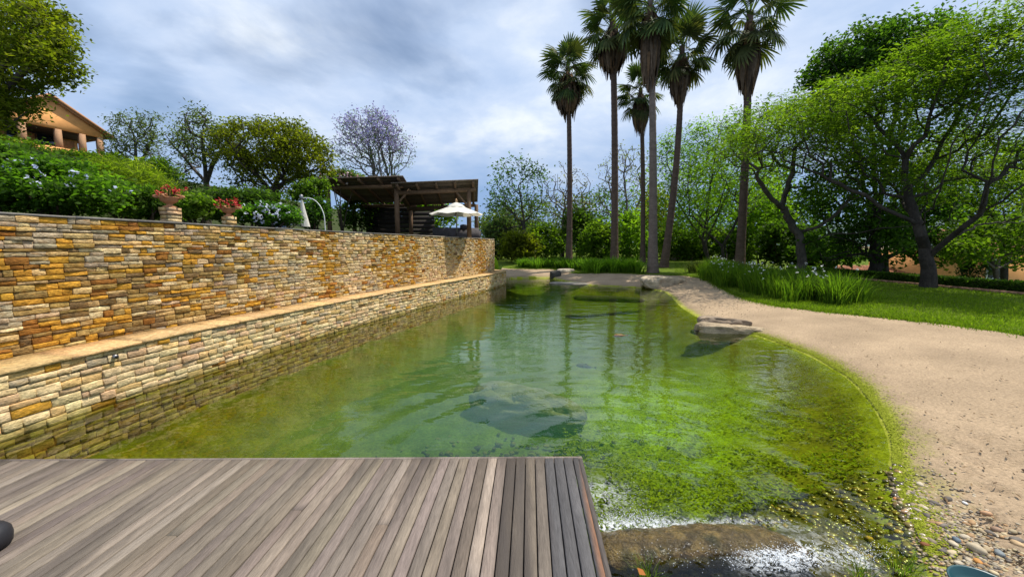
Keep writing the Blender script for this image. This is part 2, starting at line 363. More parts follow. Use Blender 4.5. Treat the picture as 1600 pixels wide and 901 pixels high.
def build_ground():
    na, nr = 560, 430
    ang = np.linspace(-1.45, 1.45, na); rr = np.concatenate([np.geomspace(0.7, 40, nr - 40), np.geomspace(41, 900, 40)])
    A, R = np.meshgrid(ang, rr); x = R * np.sin(A); y = R * np.cos(A)
    # edges wander a little
    sd = sdist(x.ravel(), y.ravel()).reshape(x.shape); z = zground(x, y, sd)
    fx, fy = x, y
    big = fbm(x * 0.5, y * 0.5, 3) - 0.5
    land = sd > 0
    z = z + np.where(land & (R < 60), 0.05 * big * np.clip(sd, 0, 1) + 0.026 * (fbm(x * 3.2, y * 3.2, 8) - 0.5) * np.clip(sd * 2, 0, 1) + 0.012 * (fbm(x * 10, y * 10, 18) - 0.5) * np.clip(sd * 3, 0, 1), 0)
    bedn = fbm(x * 1.6, y * 1.6, 21) - 0.5
    z = z + np.where(~land, bedn * 0.16 * np.clip(-sd / 1.2, 0, 1) + 0.05 * (fbm(x * 7, y * 7, 5) - 0.5) * np.clip(-sd / 0.8, 0, 1), 0)
    z = z + .035 * (fbm(x * 2.2, y * 2.2, 90) - .5) * np.exp(-(sd / .4) ** 2)                   # the waterline wanders
    rg = np.random.default_rng(3)
    for q in range(170):                                                                       # shallow footprints in the sand
        u_, v_ = rg.uniform(1120, 1700), 455 + rg.random() ** .6 * 430; c_ = G(u_, v_, .25); an = rg.uniform(0, 3.14); dx, dy = x - c_[0], y - c_[1]
        m_ = (np.abs(dx) < .4) & (np.abs(dy) < .4) & (sd > .35)
        if not m_.any(): continue
        a_ = dx[m_] * math.cos(an) + dy[m_] * math.sin(an); b_ = -dx[m_] * math.sin(an) + dy[m_] * math.cos(an); e_ = (a_ / .13) ** 2 + (b_ / .055) ** 2
        z[m_] += -.018 * np.exp(-e_ ** 1.5) + .008 * np.exp(-((np.sqrt(e_) - 1.35) / .3) ** 2)
    z = z + np.where(~land, .40 * np.exp(-(dist_line(x, y, WALL[::6]) / .75) ** 2), 0)      # silt banked against the wall foot
    idx = np.arange(na * nr).reshape(nr, na)
    Fq = np.stack([idx[:-1, :-1], idx[:-1, 1:], idx[1:, 1:], idx[1:, :-1]], -1).reshape(-1, 4)
    cx = x.ravel()[Fq].mean(1); cy = y.ravel()[Fq].mean(1); csd = sd.ravel()[Fq].mean(1)
    in_t = inside(cx, cy, TERR); lawn_f = inside(cx, cy, LAWN)
    pond_f = csd < 0
    V = np.stack([x, y, z], -1).reshape(-1, 3)
    # colours that belong to the ground itself: dry sand, algae rim, algae carpet on the bed
    X, Y, S = x.ravel(), y.ravel(), sd.ravel()
    sand = np.array([0.415, 0.305, 0.195]) * (0.9 + 0.25 * (fbm(X * 1.2, Y * 1.2, 31) - 0.5))[:, None]
    n2 = fbm(X * 6, Y * 6, 41); algae_rim = np.array([0.30, 0.33, 0.03])
    k = 0.42 * sstep(0.36, 0.03, S + (n2 - 0.5) * 0.5) * sstep(14, 8, Y) + sstep(0.16, 0.02, S + (n2 - 0.5) * 0.2)
    k = np.clip(k, 0, 1)[:, None] * 0.85
    csand = sand * (1 - k) + algae_rim * k
    wetk = sstep(0.45, 0.12, S)[:, None] * sstep(0.0, .12, S)[:, None] * 0.22
    csand = csand * (1 - wetk)
    grass = np.array([0.10, 0.155, 0.012]) * (0.85 + 0.5 * (fbm(X * 0.7, Y * 0.7, 51) - 0.5))[:, None] + np.array([0.02, 0.015, 0]) * fbm(X * 3, Y * 3, 52)[:, None]
    n3 = fbm(X * 1.1, Y * 1.1, 61); n4 = fbm(X * 3.5, Y * 3.5, 71)
    olive = np.array([0.150, 0.150, 0.004]); lime = np.array([0.19, 0.29, 0.006]); dark = np.array([0.055, 0.105, 0.022]); brown = np.array([0.10, 0.085, 0.025])
    kl = np.clip(sstep(0.3, 2.2, X) * sstep(9.5, 6.5, Y) * sstep(0.5, 1.6, -S) + 0.35 * (n3 - 0.5), 0, 1)[:, None]
    cb = olive * (1 - kl) + lime * kl
    kd = np.clip(sstep(0.45, 0.62, n3) * 0.5 + sstep(0.5, 0.7, n4) * 0.4, 0, 1)[:, None] * sstep(1.6, 0.2, -S - 0.6 + 0 * X)[:, None] * 0.5
    cb = cb * (1 - kd) + brown * kd
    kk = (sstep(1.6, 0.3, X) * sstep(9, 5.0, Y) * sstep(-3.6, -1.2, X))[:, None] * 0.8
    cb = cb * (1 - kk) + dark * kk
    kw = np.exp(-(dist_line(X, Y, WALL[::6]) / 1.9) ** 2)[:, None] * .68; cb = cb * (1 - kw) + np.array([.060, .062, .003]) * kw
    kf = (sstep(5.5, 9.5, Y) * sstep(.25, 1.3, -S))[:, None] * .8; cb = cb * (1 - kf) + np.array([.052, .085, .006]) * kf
    ks = (sstep(3.6, 2.9, Y) * sstep(0.3, 0.8, X))[:, None] * np.clip(0.4 + n4, 0, 1)[:, None]
    cb = cb * (1 - ks) + brown * 0.75 * ks
    rim = sstep(0.28, 0.02, -S)[:, None] * 0.75; cb = cb * (1 - rim) + np.array([0.30, 0.34, 0.03]) * rim
    def sub(name, mask, mat, col, zoff=0):
        f = Fq[mask]; u, inv = np.unique(f, return_inverse=True)
        v = V[u].copy(); v[:, 2] += zoff
        o = part(name, v, inv.reshape(f.shape), mat, None, col[u], True, origin=np.zeros(3)); o['kind'] = 'structure'; return o
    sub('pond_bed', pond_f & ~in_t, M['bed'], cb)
    sub('sand_bank', ~pond_f & ~lawn_f & ~in_t, M['ground'], csand)
    sub('lawn', ~pond_f & lawn_f & ~in_t, M['lawn'], grass)
    # upper terrace and hillside behind the wall
    zt = zhill(X, Y); V[:, 2] = zt - 0.02 + 0.10 * (fbm(X * 0.6, Y * 0.6, 9) - 0.5)
    ks_ = sstep(5, 1.0, dist_line(X, Y, WALL2[::6]))[:, None]; sub('terrace', in_t & (cy > 0.5), M['lawn'], np.array([.042, .055, .014]) * (1 - ks_) + np.array([.07, .055, .03]) * ks_)
build_ground()

def build_water():
    na, nr = 420, 300
    ang = np.linspace(-1.3, 1.25, na); rr = np.geomspace(1.2, 30, nr)
    A, R = np.meshgrid(ang, rr); x = (R * np.sin(A)).ravel(); y = (R * np.cos(A)).ravel()
    idx = np.arange(na * nr).reshape(nr, na)
    Fq = np.stack([idx[:-1, :-1], idx[:-1, 1:], idx[1:, 1:], idx[1:, :-1]], -1).reshape(-1, 4)
    sd = sdist(x, y); inw = inside(x, y, np.concatenate([offset(WALL, 0.1)[:wi + 6], SHORE, [[2.4, -1.5], [-7, -1.5]]])) | ((sd < 0.15) & (x > 0.3))
    inw &= (y > 1.5)
    m = inw[Fq].all(1); f = Fq[m]; u, inv = np.unique(f, return_inverse=True); x, y, sd = x[u], y[u], sd[u]
    src = np.array([1.0, 2.75]); r = np.hypot(x - src[0], y - src[1])
    chop = np.exp(-r / 1.3) * 1.0 + 0.25 * sstep(2.5, 8, y) + 0.35 * sstep(-0.5, 2.5, x)
    z = 0.004 * np.sin(r * 14 + 3 * fbm(x, y, 3)) * np.exp(-((r - 2.0) / 1.6) ** 2) + 0.012 * (fbm(x * 6, y * 6, 2) - 0.5) * np.exp(-r / 1.0)
    murk = np.clip(-sd / 2.0, 0, 1) * sstep(1.6, 3.3, dist_line(x, y, WALL[::8]) + .35 * (fbm(x * .8, y * .8, 5) - .5)) * (0.12 + 0.88 * sstep(2.4, .7, x)) * sstep(2.6, 4, y) * (.45 + .55 * sstep(11, 7, y))
    # foam where the inflow drops into the pond
    a, b = G(930, 822)[:2], G(1290, 838)[:2]
    fl = dist_line(x, y, np.array([a, G(1075, 818)[:2], G(1190, 812)[:2], b]))
    up = np.exp(-(fl / 0.055) ** 2) * (.25 + .75 * sstep(1.5, 0.9, x)) * sstep(2.6, 2.0, x)
    lf = np.exp(-(np.hypot((x - 0.72) / 0.20, (y - 2.85) / 0.20)) ** 2) * 0.35
    foam = np.clip(up * 0.9 + lf, 0, 1) * (fbm(x * 9, y * 9, 77) > 0.3)
    col = np.stack([np.clip(chop, 0, 1), murk, foam], 1)
    o = part('pond_water', np.stack([x, y, z], 1), inv.reshape(f.shape), M['water'], None, col, True, origin=np.zeros(3)); o['kind'] = 'structure'
build_water()

def build_hills():
    n = 90; a = np.linspace(-1.5, 1.5, n); r = 700
    h = 16 + 40 * fbm(a * 4 + 9, a * 0, 5) + 14 * sstep(0.5, 1.1, a)
    V = []; 
    for k, (rr, f) in enumerate([(520, 0.0), (640, 0.75), (740, 1.0), (860, 0.8)]):
        V.append(np.stack([rr * np.sin(a), rr * np.cos(a), -6 + h * f], 1))
    V = np.concatenate(V); idx = np.arange(4 * n).reshape(4, n)
    F = np.stack([idx[:-1, :-1], idx[:-1, 1:], idx[1:, 1:], idx[1:, :-1]], -1).reshape(-1, 4)
    o = part('hills', V, F, M['hill'], None, None, True, origin=np.zeros(3)); o['kind'] = 'structure'
build_hills()

# ------------------------------------------------------------------ stone walls
class Curve:
    def __init__(s, pts):
        s.p = pts; s.s = np.concatenate([[0], np.cumsum(np.linalg.norm(np.diff(pts, axis=0), axis=1))]); s.L = s.s[-1]
        t = np.gradient(pts, axis=0); t /= np.linalg.norm(t, axis=1, keepdims=True); s.n = np.stack([t[:, 1], -t[:, 0]], 1)
    def at(s, q, n=0.0):
        q = np.asarray(q, float)
        P_ = np.stack([np.interp(q, s.s, s.p[:, k]) for k in (0, 1)], -1); N_ = np.stack([np.interp(q, s.s, s.n[:, k]) for k in (0, 1)], -1)
        return P_ + N_ * np.asarray(n)[..., None]
def stone_shape(cv, s0, s1, za, zb, rng, prot, zw):
    g = 0.0014
    w, h = s1 - s0 - 2 * g, zb - za - 2 * g
    j = lambda a: rng.uniform(-a, a)
    k = min(0.009, 0.085 * h)
    S0, S1, A, B = s0 + g, s1 - g, za + g, zb - g
    c = k * rng.uniform(0, .9, 4) * (rng.random(4) < .6)
    ol = [(S0 + c[0] + j(k) * .4, A + abs(j(k))), (S0 + w * .5 + j(w * .2), A + abs(j(k)) * .5), (S1 - c[1] + j(k) * .4, A + abs(j(k))), (S1 - abs(j(k)) * .5, (A + B) / 2 + j(h * .25)),
          (S1 - c[2] + j(k) * .4, B - abs(j(k))), (S0 + w * .5 + j(w * .2), B - abs(j(k)) * .5), (S0 + c[3] + j(k) * .4, B - abs(j(k))), (S0 + abs(j(k)) * .5, (A + B) / 2 + j(h * .25))]
    ol = np.array(ol); ctr = ol.mean(0); bv = min(0.004, 0.05 * h)
    sg = np.array([[1, 1], [0, 1], [-1, 1], [-1, 0], [-1, -1], [0, -1], [1, -1], [1, 0]]); inn = ol + sg * bv * rng.uniform(.5, 1.8, (8, 1))
    tilt = j(0.014); tv = j(0.005)
    fr = prot + (inn[:, 0] - ctr[0]) / w * tilt + (inn[:, 1] - ctr[1]) / h * tv + rng.uniform(-.0035, .0035, 8)
    Q = np.concatenate([np.c_[ol, np.full(8, -0.06)], np.c_[ol, fr - rng.uniform(.002, .006, 8)], np.c_[inn, fr], [[ctr[0] + j(w * .25), ctr[1] + j(h * .25), fr.mean() + rng.uniform(-.004, .005)]]])
    zz = Q[:, 1] + zw(Q[:, 0]); XY = cv.at(Q[:, 0], Q[:, 2])
    V = np.c_[XY, zz]; i = np.arange(8); n = (i + 1) % 8
    F4 = np.concatenate([np.stack([i, n, n + 8, i + 8], 1), np.stack([i + 8, n + 8, n + 16, i + 16], 1)])
    F3 = np.stack([i + 16, n + 16, np.full(8, 24)], 1)
    return V, [F4, F3]
def stone_wall(root, cv, z0, z1, rng, colf, mat, hrow, lrow, limit=290, s_start=0.0):
    stones = []; z = z0; hm, lm = hrow[1], lrow[1]
    def split(a, b, c, d, out):
        w, h = b - a, d - c
        if h > hm and (h > hm * 1.9 or w < lm * 1.1 or rng.random() < .62):
            f = rng.uniform(.34, .66) if h < hm * 2.4 else rng.uniform(.25, .75); m = c + h * f; split(a, b, c, m, out); split(a, b, m, d, out)
        elif w > lm * rng.uniform(.62, 1.0) or (w > lrow[0] * 2.2 and h > hm * .8 and rng.random() < .55):
            m = a + w * rng.uniform(.3, .7); split(a, m, c, d, out); split(m, b, c, d, out)
        elif h > hrow[0] * 2.2 and w > h * 1.6 and rng.random() < .16: m = c + h * rng.uniform(.4, .6); split(a, b, c, m, out); split(a, b, m, d, out)
        else: out.append((a, b, c, d))
    while z < z1 - 0.02:
        h = rng.uniform(.15, .25)
        if z1 - z - h < .09: h = z1 - z
        ph = rng.uniform(0, 50); am = 0.010 if (z > z0 + .05 and z + h < z1 - .05) else 0.0
        zw = lambda q, ph=ph, am=am: am * (vnoise(q * 1.3 + 10, q * 0 + 5, 3) * 2 - 1) * 1.6
        s = s_start - rng.uniform(0, .5)
        while s < cv.L:
            l = rng.uniform(.35, .9); s2 = min(s + l, cv.L); sa = max(s, 0.0)
            if s2 - sa > 0.05:
                cuts = []; split(sa, s2, z, z + h, cuts)
                for (a, b, c, d) in cuts:
                    V, F = stone_shape(cv, a, b, c, d, rng, rng.uniform(0.002, 0.02), zw)
                    stones.append((V, F, colf((a + b) / 2, (c + d) / 2, rng), (b - a) * (d - c)))
            s = s2
        z += h
    sc = []
    for V, F, c, ar in stones:
        m = V.mean(0); u, v = px(m); dd = np.linalg.norm(m - [0, 0, ZC])
        vis = 0 < u < 1600 and m[2] > 0 and m[1] > 0.5 and not (v > 715)
        sc.append(ar / dd ** 2 * (1.0 if vis else 1e-3))
    order = np.argsort(sc)[::-1]; rest = MB()
    for k, i in enumerate(order):
        V, F, c, ar = stones[i]
        cv_ = np.clip(np.tile(c, (len(V), 1)) * rng.uniform(.93, 1.07, (len(V), 1)), 0, 1)
        if k < limit: part('stone', V, F, mat, root, cv_, False, origin='c')
        else: rest.add(V, F, cv_)
    rest.build('stone_courses', mat, root, kind='stuff')
CREAM = np.array([0.66, 0.50, 0.27]); TAN = np.array([0.58, 0.39, 0.165]); OCHRE = np.array([0.53, 0.27, 0.035]); RUST = np.array([0.34, 0.14, 0.030])
BROWN = np.array([0.20, 0.125, 0.055]); GREY = np.array([0.42, 0.335, 0.215]); OLIVE = np.array([0.37, 0.24, 0.08]); PINK = np.array([0.56, 0.37, 0.21])
C1 = Curve(WALL); C2 = Curve(WALL2)
def s_at_u(cv, u, z):      # arc length where the face crosses picture column u
    uu, _ = px(np.c_[cv.p, np.full(len(cv.p), z)]); ok = cv.p[:, 1] > 0.8
    return float(np.interp(u, uu[ok][:-30], cv.s[ok][:-30]))
BANDS = [(s_at_u(C2, u0, 1.5), s_at_u(C2, u1, 1.5)) for u0, u1 in [(592, 648), (744, 757), (505, 525)]]
S430 = s_at_u(C2, 440, 1.5)
def col_upper(s, z, rng):
    near = 1 - sstep(S430 - 2.0, S430 + 0.9, s + rng.uniform(-.5, .5))
    st = 0.12 + 0.74 * near
    for a, b in BANDS:
        if a - .15 < s + rng.uniform(-.2, .2) < b + .15 and rng.random() < .75: return np.clip([OCHRE, OCHRE * .85, RUST * 1.2, TAN, OLIVE][rng.integers(0, 5)] * rng.uniform(.85, 1.15), 0, 1)
    k = fbm(np.array(s * 0.9), np.array(z * 0.5), 13) - 0.5
    q = fbm(np.array(s * 1.1 + 3), np.array(z * 2.6), 23, 3) * .8 + .1 + rng.normal(0, .17)        # neighbours tend to come from the same seam
    if rng.random() < st + 0.5 * k:
        pal = [BROWN, RUST * .9, OLIVE * .85, OCHRE, OCHRE * 1.1, OLIVE, TAN, GREY]
    else:
        pal = [TAN, CREAM, PINK, CREAM, CREAM * 1.05, TAN * 1.1, CREAM, GREY]
    return np.clip(pal[int(np.clip((q - .2) / .6, 0, .999) * 8)] * rng.uniform(.82, 1.18) * rng.uniform(.96, 1.04, 3), 0, 1)
def col_lower(s, z, rng):
    pal, w = [CREAM, TAN, PINK, GREY, OCHRE, RUST, BROWN], [.56, .23, .12, .04, .03, .01, .01]
    c = pal[rng.choice(len(pal), p=w)] * 1.1 * rng.uniform(.85, 1.15) * rng.uniform(.96, 1.04, 3)
    if z < 0.05: c = c * np.array([0.35, 0.36, 0.25]) if z < -.02 else c * np.array([0.55, 0.55, 0.38])      # algae-stained wet courses
    return np.clip(c, 0, 1)
ZT, ZL = 2.33, 0.70
def strip(cv, s0, s1, n0, n1, za, zb, mb, col, seg=4):
    q = np.linspace(s0, s1, seg + 1); a = cv.at(q, np.full(seg + 1, n0)); b = cv.at(q, np.full(seg + 1, n1)); k = seg + 1
    V = np.concatenate([np.c_[a, np.full(k, za)], np.c_[b, np.full(k, za)], np.c_[b, np.full(k, zb)], np.c_[a, np.full(k, zb)]])
    F = []
    for i in range(seg):
        for r in range(4):
            r2 = (r + 1) % 4; F.append([r * k + i, r * k + i + 1, r2 * k + i + 1, r2 * k + i])
    F += [[0, k, 2 * k, 3 * k], [seg, 3 * k + seg, 2 * k + seg, k + seg]]
    mb.add(V, np.array(F), col)
def build_walls():
    rng = np.random.default_rng(11)
    base = C2.at(4.0); t = thing('retaining_wall', 'tall curved retaining wall of rust, ochre and cream stacked stone beside the pond', 'stone wall', [*base, ZL])
    b = MB(); strip(C2, 0, C2.L, -0.35, -0.012, -0.6, ZT - 0.03, b, (1, 1, 1), 120); b.build('wall_core', M['mortar'], t)
    stone_wall(t, C2, ZL - 0.06, ZT - 0.027, rng, col_upper, M['stone'], (0.04, 0.095), (0.10, 0.36), s_start=0)
    s = 0.0
    while s < C2.L - .1:
        l = min(rng.uniform(.5, .9), C2.L - s); mb = MB()
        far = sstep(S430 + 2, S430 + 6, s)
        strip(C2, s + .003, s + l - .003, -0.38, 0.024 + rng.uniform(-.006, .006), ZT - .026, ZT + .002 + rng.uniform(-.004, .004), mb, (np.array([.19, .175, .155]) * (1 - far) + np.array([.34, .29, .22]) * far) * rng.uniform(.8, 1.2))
        mb.build('coping_slab', M['coping'], t, origin='c'); s += l
    rng = np.random.default_rng(12)
    t = thing('ledge_wall', 'low pale stone wall with a tan ledge on top standing in the pond', 'stone wall', [*C1.at(4.0), 0])
    b = MB(); strip(C1, 0, C1.L, -0.5, -0.012, -1.1, ZL - 0.05, b, (1, 1, 1), 120); b.build('wall_core', M['mortar'], t)
    stone_wall(t, C1, -0.62, ZL - 0.045, rng, col_lower, M['pale_stone'], (0.05, 0.115), (0.11, 0.36), s_start=0)
    s = 0.0
    while s < C1.L - .1:
        l = min(rng.uniform(.35, .75), C1.L - s); mb = MB()
        strip(C1, s + .002, s + l - .002, -0.60, 0.028 + rng.uniform(-.012, .01), ZL - .045, ZL + rng.uniform(-.004, .006), mb, np.array([.56, .37, .17]) * rng.uniform(.85, 1.12) * rng.uniform(.96, 1.04, 3))
        mb.build('ledge_slab', M['pale_stone'], t, origin='c'); s += l
    # water spout pipe in the low wall
    q = s_at_u(C1, 177, 0.55); a, o = C1.at(q, -0.03), C1.at(q, 0.055); mb = MB()
    v = G(177, 547, 0)[2]; zz = 0.575
    mb.tube([[*a, zz], [*o, zz]], 0.026, 12); mb.build('spout', M['metal'], t, smooth=False, origin='c')
    mb = MB(); mb.tube([[*C1.at(q, .0552), zz], [*C1.at(q, .057), zz]], 0.019, 12); mb.build('spout_opening', M['dark'], t, origin='c')
build_walls()

# ------------------------------------------------------------------ deck
ZD = 0.35
def build_deck():
    rng = np.random.default_rng(5)
    c0, c1 = G(906, 712.5, ZD)[:2], G(0, 717, ZD)[:2]
    dirv = np.array([(827 - 800) / F_PX, 1.0]); dirv /= np.linalg.norm(dirv)
    ex = (c1 - c0) / np.linalg.norm(c1 - c0)
    t = thing('deck', 'weathered grey timber deck jutting over the pond', 'deck', [*((c0 + c1) / 2 - dirv * 1.5), ZD])
    pitch = 0.0715 / abs(np.cross(ex, dirv)); s = 0.0155; i = 0; length = 3.6
    while s < 5.0:
        w = pitch - 0.0065
        if i == 0: w *= 0.62; s -= 0.0
        a = c0 + ex * s; b = c0 + ex * (s + w); g = 0.006
        A, B = a - dirv * (0.022), b - dirv * (0.022)
        z = ZD + rng.uniform(-.0025, .0025); tk = 0.024; e = 0.0035
        base = np.array([0.198, 0.162, 0.128]) * rng.uniform(.74, 1.26) * np.array([1, rng.uniform(.96, 1.02), rng.uniform(.92, 1.05)])
        if i < 4: base = np.array([0.10, 0.095, 0.095]) * rng.uniform(.75, 1.15)
        elif rng.random() < .13: base *= .5
        elif rng.random() < .1: base = base * 1.35
        m = (A - B) / np.linalg.norm(A - B)
        cut = rng.uniform(.15, .75) if (i > 3 and rng.random() < .38) else None; spans = [(0, 1)] if cut is None else [(0, cut), (cut + .0012, 1)]; base0 = base; start_w = w
        for (f0, f1) in spans:
            ns = 9; V = []; F = []; base = base0 if f0 == 0 else base0 * rng.uniform(.6, 1.4) * np.array([1, rng.uniform(.97, 1.02), rng.uniform(.92, 1.05)])
            for q in range(ns):
                f = f0 + (f1 - f0) * q / (ns - 1); p = A - dirv * length * f; r = B - dirv * length * f
                V += [[*p, z - tk], [*p, z - e], [*(p - m * e * 1.2), z], [*(r + m * e * 1.2), z], [*r, z - e], [*r, z - tk]]
            V = np.array(V)
            for q in range(ns - 1):
                for k in range(6): k2 = (k + 1) % 6; F.append([q * 6 + k, q * 6 + k2, q * 6 + 6 + k2, q * 6 + 6 + k])
            caps = np.array([[0, 1, 2, 3, 4, 5][::-1], [6 * (ns - 1) + k for k in range(6)]])
            col = np.tile(base, (len(V), 1)) * np.repeat(rng.uniform(.88, 1.12, ns), 6)[:, None]
            if i == 0: # worn orange-brown bare wood along the outer edge
                n = np.linspace(0, 1, ns); kk = np.repeat(np.clip(np.sin((n - .05) * 9) * 1.2, 0, 1) * (n < .5), 6) * np.tile([0.9, .95, .6, 0, 0, 0], ns)
                col = col * (1 - kk[:, None]) + np.array([.36, .16, .07]) * kk[:, None]
            part('deck_board', V, [np.array(F), caps], M['deck'], t, col, False, origin='c')
        s += w + 0.0065; i += 1
    mb = MB(); o = dirv * 0.011; dz = np.array([0, 0])
    def bar(a, b, w, z0, z1, col): m_ = MB(); m_.beam([*a, (z0 + z1) / 2], [*b, (z0 + z1) / 2], w, z1 - z0, col); return m_
    bar(c0 - ex * 0.015 - o, c0 + ex * 5 - o, 0.020, ZD - .15, ZD + .001, (0.22, 0.18, 0.15)).build('edge_board', M['deck'], t, origin='c')
    sx = -ex * 0.002
    bar(c0 - ex * .001 - dirv * .024, c0 - ex * .001 - dirv * 3.6, 0.028, ZD - .18, ZD - 0.004, (0.10, 0.085, 0.075)).build('fascia_board', M['deck'], t, origin='c')
    u_ = MB(); u_.box([*(c0 + ex * 2.5 - dirv * 1.85), ZD - .031], (4.9, 3.5, .008), (.012, .011, .010)); u_.build('gap_shade_sheet', M['dark'], t, origin='c')  # added dark sheet, stands in for the shade below the board gaps
    for k in range(4):
        p = c0 + ex * .03 - dirv * (0.35 + k * 1.0)
        bar(p, p + ex * 4.9, 0.05, ZD - .15, ZD - .036, (0.08, 0.06, 0.05)).build('bearer', M['deck'], t, origin='c')
    for k in range(5):
        p = c0 + ex * (0.15 + k * 1.1) - dirv * .3
        m_ = MB(); m_.box([*p, -0.45], (.09, .09, 1.3), (0.07, 0.06, 0.05)); m_.build('post', M['deck'], t, origin='c')
    # dark rounded thing at the frame's left edge
    p = G(-26, 860, ZD)
    mb = MB(); mb.lathe([p[0], p[1], ZD + .003], [(0.085, 0), (0.10, .012), (0.105, .05), (.10, .085), (.08, .112), (.04, .128), (0.0, .132)], 24)
    o_ = mb.build('deck_knob', M['dark'], None, True); tag(o_, 'dark grey rounded knob on the deck, cut off by the left edge', 'deck light')
build_deck()

# ------------------------------------------------------------------ trees
def grow(limbs, pts, bf=0.35, jit=0.0, rng=RNG):
    """greedy spanning tree from given limbs to crown points"""
    nodes = []; par = []; path = []
    for L in limbs:
        L = np.asarray(L, float)
        if not nodes: start = -1
        else: start = int(np.argmin(np.linalg.norm(np.array(nodes) - L[0], axis=1)))
        prev = start
        pts_l = L if start < 0 else L[1:] if np.linalg.norm(np.array(nodes[start]) - L[0]) < 0.05 else L
        for p in pts_l:
            nodes.append(p); par.append(prev); path.append(0 if prev < 0 else path[prev] + np.linalg.norm(p - nodes[prev])); prev = len(nodes) - 1
    n0 = len(nodes); pts = np.asarray(pts, float); n = len(pts)
    N_ = np.concatenate([np.array(nodes), pts]); par = par + [0] * n; path = np.array(path + [0.0] * n)
    best = np.full(n, 1e9); bi = np.zeros(n, int)
    for i in range(1, n0):
        c = np.linalg.norm(pts - N_[i], axis=1); c = c + bf * path[i] + 1.5 * np.maximum(0, N_[i, 2] - pts[:, 2] - 0.6)
        m = c < best; best[m] = c[m]; bi[m] = i
    left = np.ones(n, bool); order = []
    for _ in range(n):
        k = int(np.argmin(np.where(left, best, 1e12))); left[k] = False; i = n0 + k; order.append(i)
        par[i] = int(bi[k]); path[i] = path[bi[k]] + np.linalg.norm(N_[i] - N_[bi[k]])
        c = np.linalg.norm(pts - N_[i], axis=1) + bf * path[i] + 0.8 * np.maximum(0, N_[i, 2] - pts[:, 2] - 0.6)
        m = left & (c < best); best[m] = c[m]; bi[m] = i
    return N_, np.array(par), path, n0
def skeleton_mesh(N_, par, path, R0, r_tip, sides=6):
    n = len(N_); cnt = np.ones(n); order = np.argsort(path)[::-1]
    order = [i for i in order]
    for i in order:
        if par[i] >= 0: cnt[par[i]] += cnt[i]
    Rm = R0 * .74; p = math.log(Rm / r_tip) / math.log(max(cnt.max(), 2)); r = r_tip * cnt ** p; r = r * (1 + .5 * np.exp(-path / (R0 * 3.2)))
    main = np.full(n, -1); bestc = np.zeros(n)
    for i in range(n):
        q = par[i]
        if q >= 0 and cnt[i] > bestc[q]: bestc[q] = cnt[i]; main[q] = i
    D = np.zeros((n, 3))
    e = np.where(par >= 0)[0]; D[e] = N_[e] - N_[par[e]]; root = np.where(par < 0)[0]; D[root] = [0, 0, 1]
    Dn = D / (np.linalg.norm(D, axis=1, keepdims=True) + 1e-9); T = Dn.copy(); hm = main >= 0; T[hm] += Dn[main[hm]]; T /= np.linalg.norm(T, axis=1, keepdims=True) + 1e-9
    U, W = frames(T); Ue, We = frames(Dn)
    a = np.arange(sides) * 2 * math.pi / sides; ca, sa = np.cos(a)[None, :, None], np.sin(a)[None, :, None]
    end = N_[e][:, None] + r[e][:, None, None] * (ca * U[e][:, None] + sa * W[e][:, None])
    ism = main[par[e]] == e; q = par[e]
    st_main = N_[q][:, None] + r[q][:, None, None] * (ca * U[q][:, None] + sa * W[q][:, None])
    rs = np.minimum(r[e] * 1.15, r[q])
    st_side = N_[q][:, None] + rs[:, None, None] * (ca * Ue[e][:, None] + sa * We[e][:, None])
    st = np.where(ism[:, None, None], st_main, st_side)
    V = np.concatenate([st, end], 1).reshape(-1, 3); m = len(e)
    b = (np.arange(m) * 2 * sides)[:, None]; j = np.arange(sides)[None]; k = (j + 1) % sides
    F = np.stack([b + j, b + k, b + sides + k, b + sides + j], -1).reshape(-1, 4)
    return V, F, r, cnt
def unit(v): return v / (np.linalg.norm(v, axis=-1, keepdims=True) + 1e-9)
def leaf_quads(Pos, rng, L, W, up=0.5, droop=0.2, col=None, flat=None):
    n = len(Pos)
    nrm = unit(rng.normal(size=(n, 3)) + np.array([0, 0, up * 2.0]))
    ax = rng.normal(size=(n, 3)); ax[:, 2] = ax[:, 2] * (0.6 if flat is None else flat) - droop; ax = ax - nrm * np.sum(ax * nrm, 1, keepdims=True); ax = unit(ax)
    sd = np.cross(nrm, ax); l = L * rng.uniform(.6, 1.3, (n, 1)); w = W * rng.uniform(.7, 1.25, (n, 1))
    V = np.stack([Pos - ax * l * .5, Pos + sd * w * .5 + nrm * w * .12, Pos + ax * l * .5, Pos - sd * w * .5 + nrm * w * .12], 1).reshape(-1, 3)
    F = np.arange(n * 4).reshape(n, 4)
    C = None if col is None else np.repeat(col, 4, 0)
    return V, F, C
def ellipsoid_pts(rng, c, r, n, shell=0.0):
    d = unit(rng.normal(size=(n, 3))); u = rng.random(n) ** (1 / 3); u = shell + (1 - shell) * u
    return np.asarray(c) + d * u[:, None] * np.asarray(r)
def palette(rng, n, cols, clump=None, jit=0.18):
    cols = np.asarray(cols); k = rng.random(n) if clump is None else np.clip(clump + rng.normal(0, .13, n), 0, .999)
    f = k * (len(cols) - 1); i = np.minimum(f.astype(int), len(cols) - 2); t = (f - i)[:, None]
    return (cols[i] * (1 - t) + cols[i + 1] * t) * rng.uniform(1 - jit, 1 + jit, (n, 1))
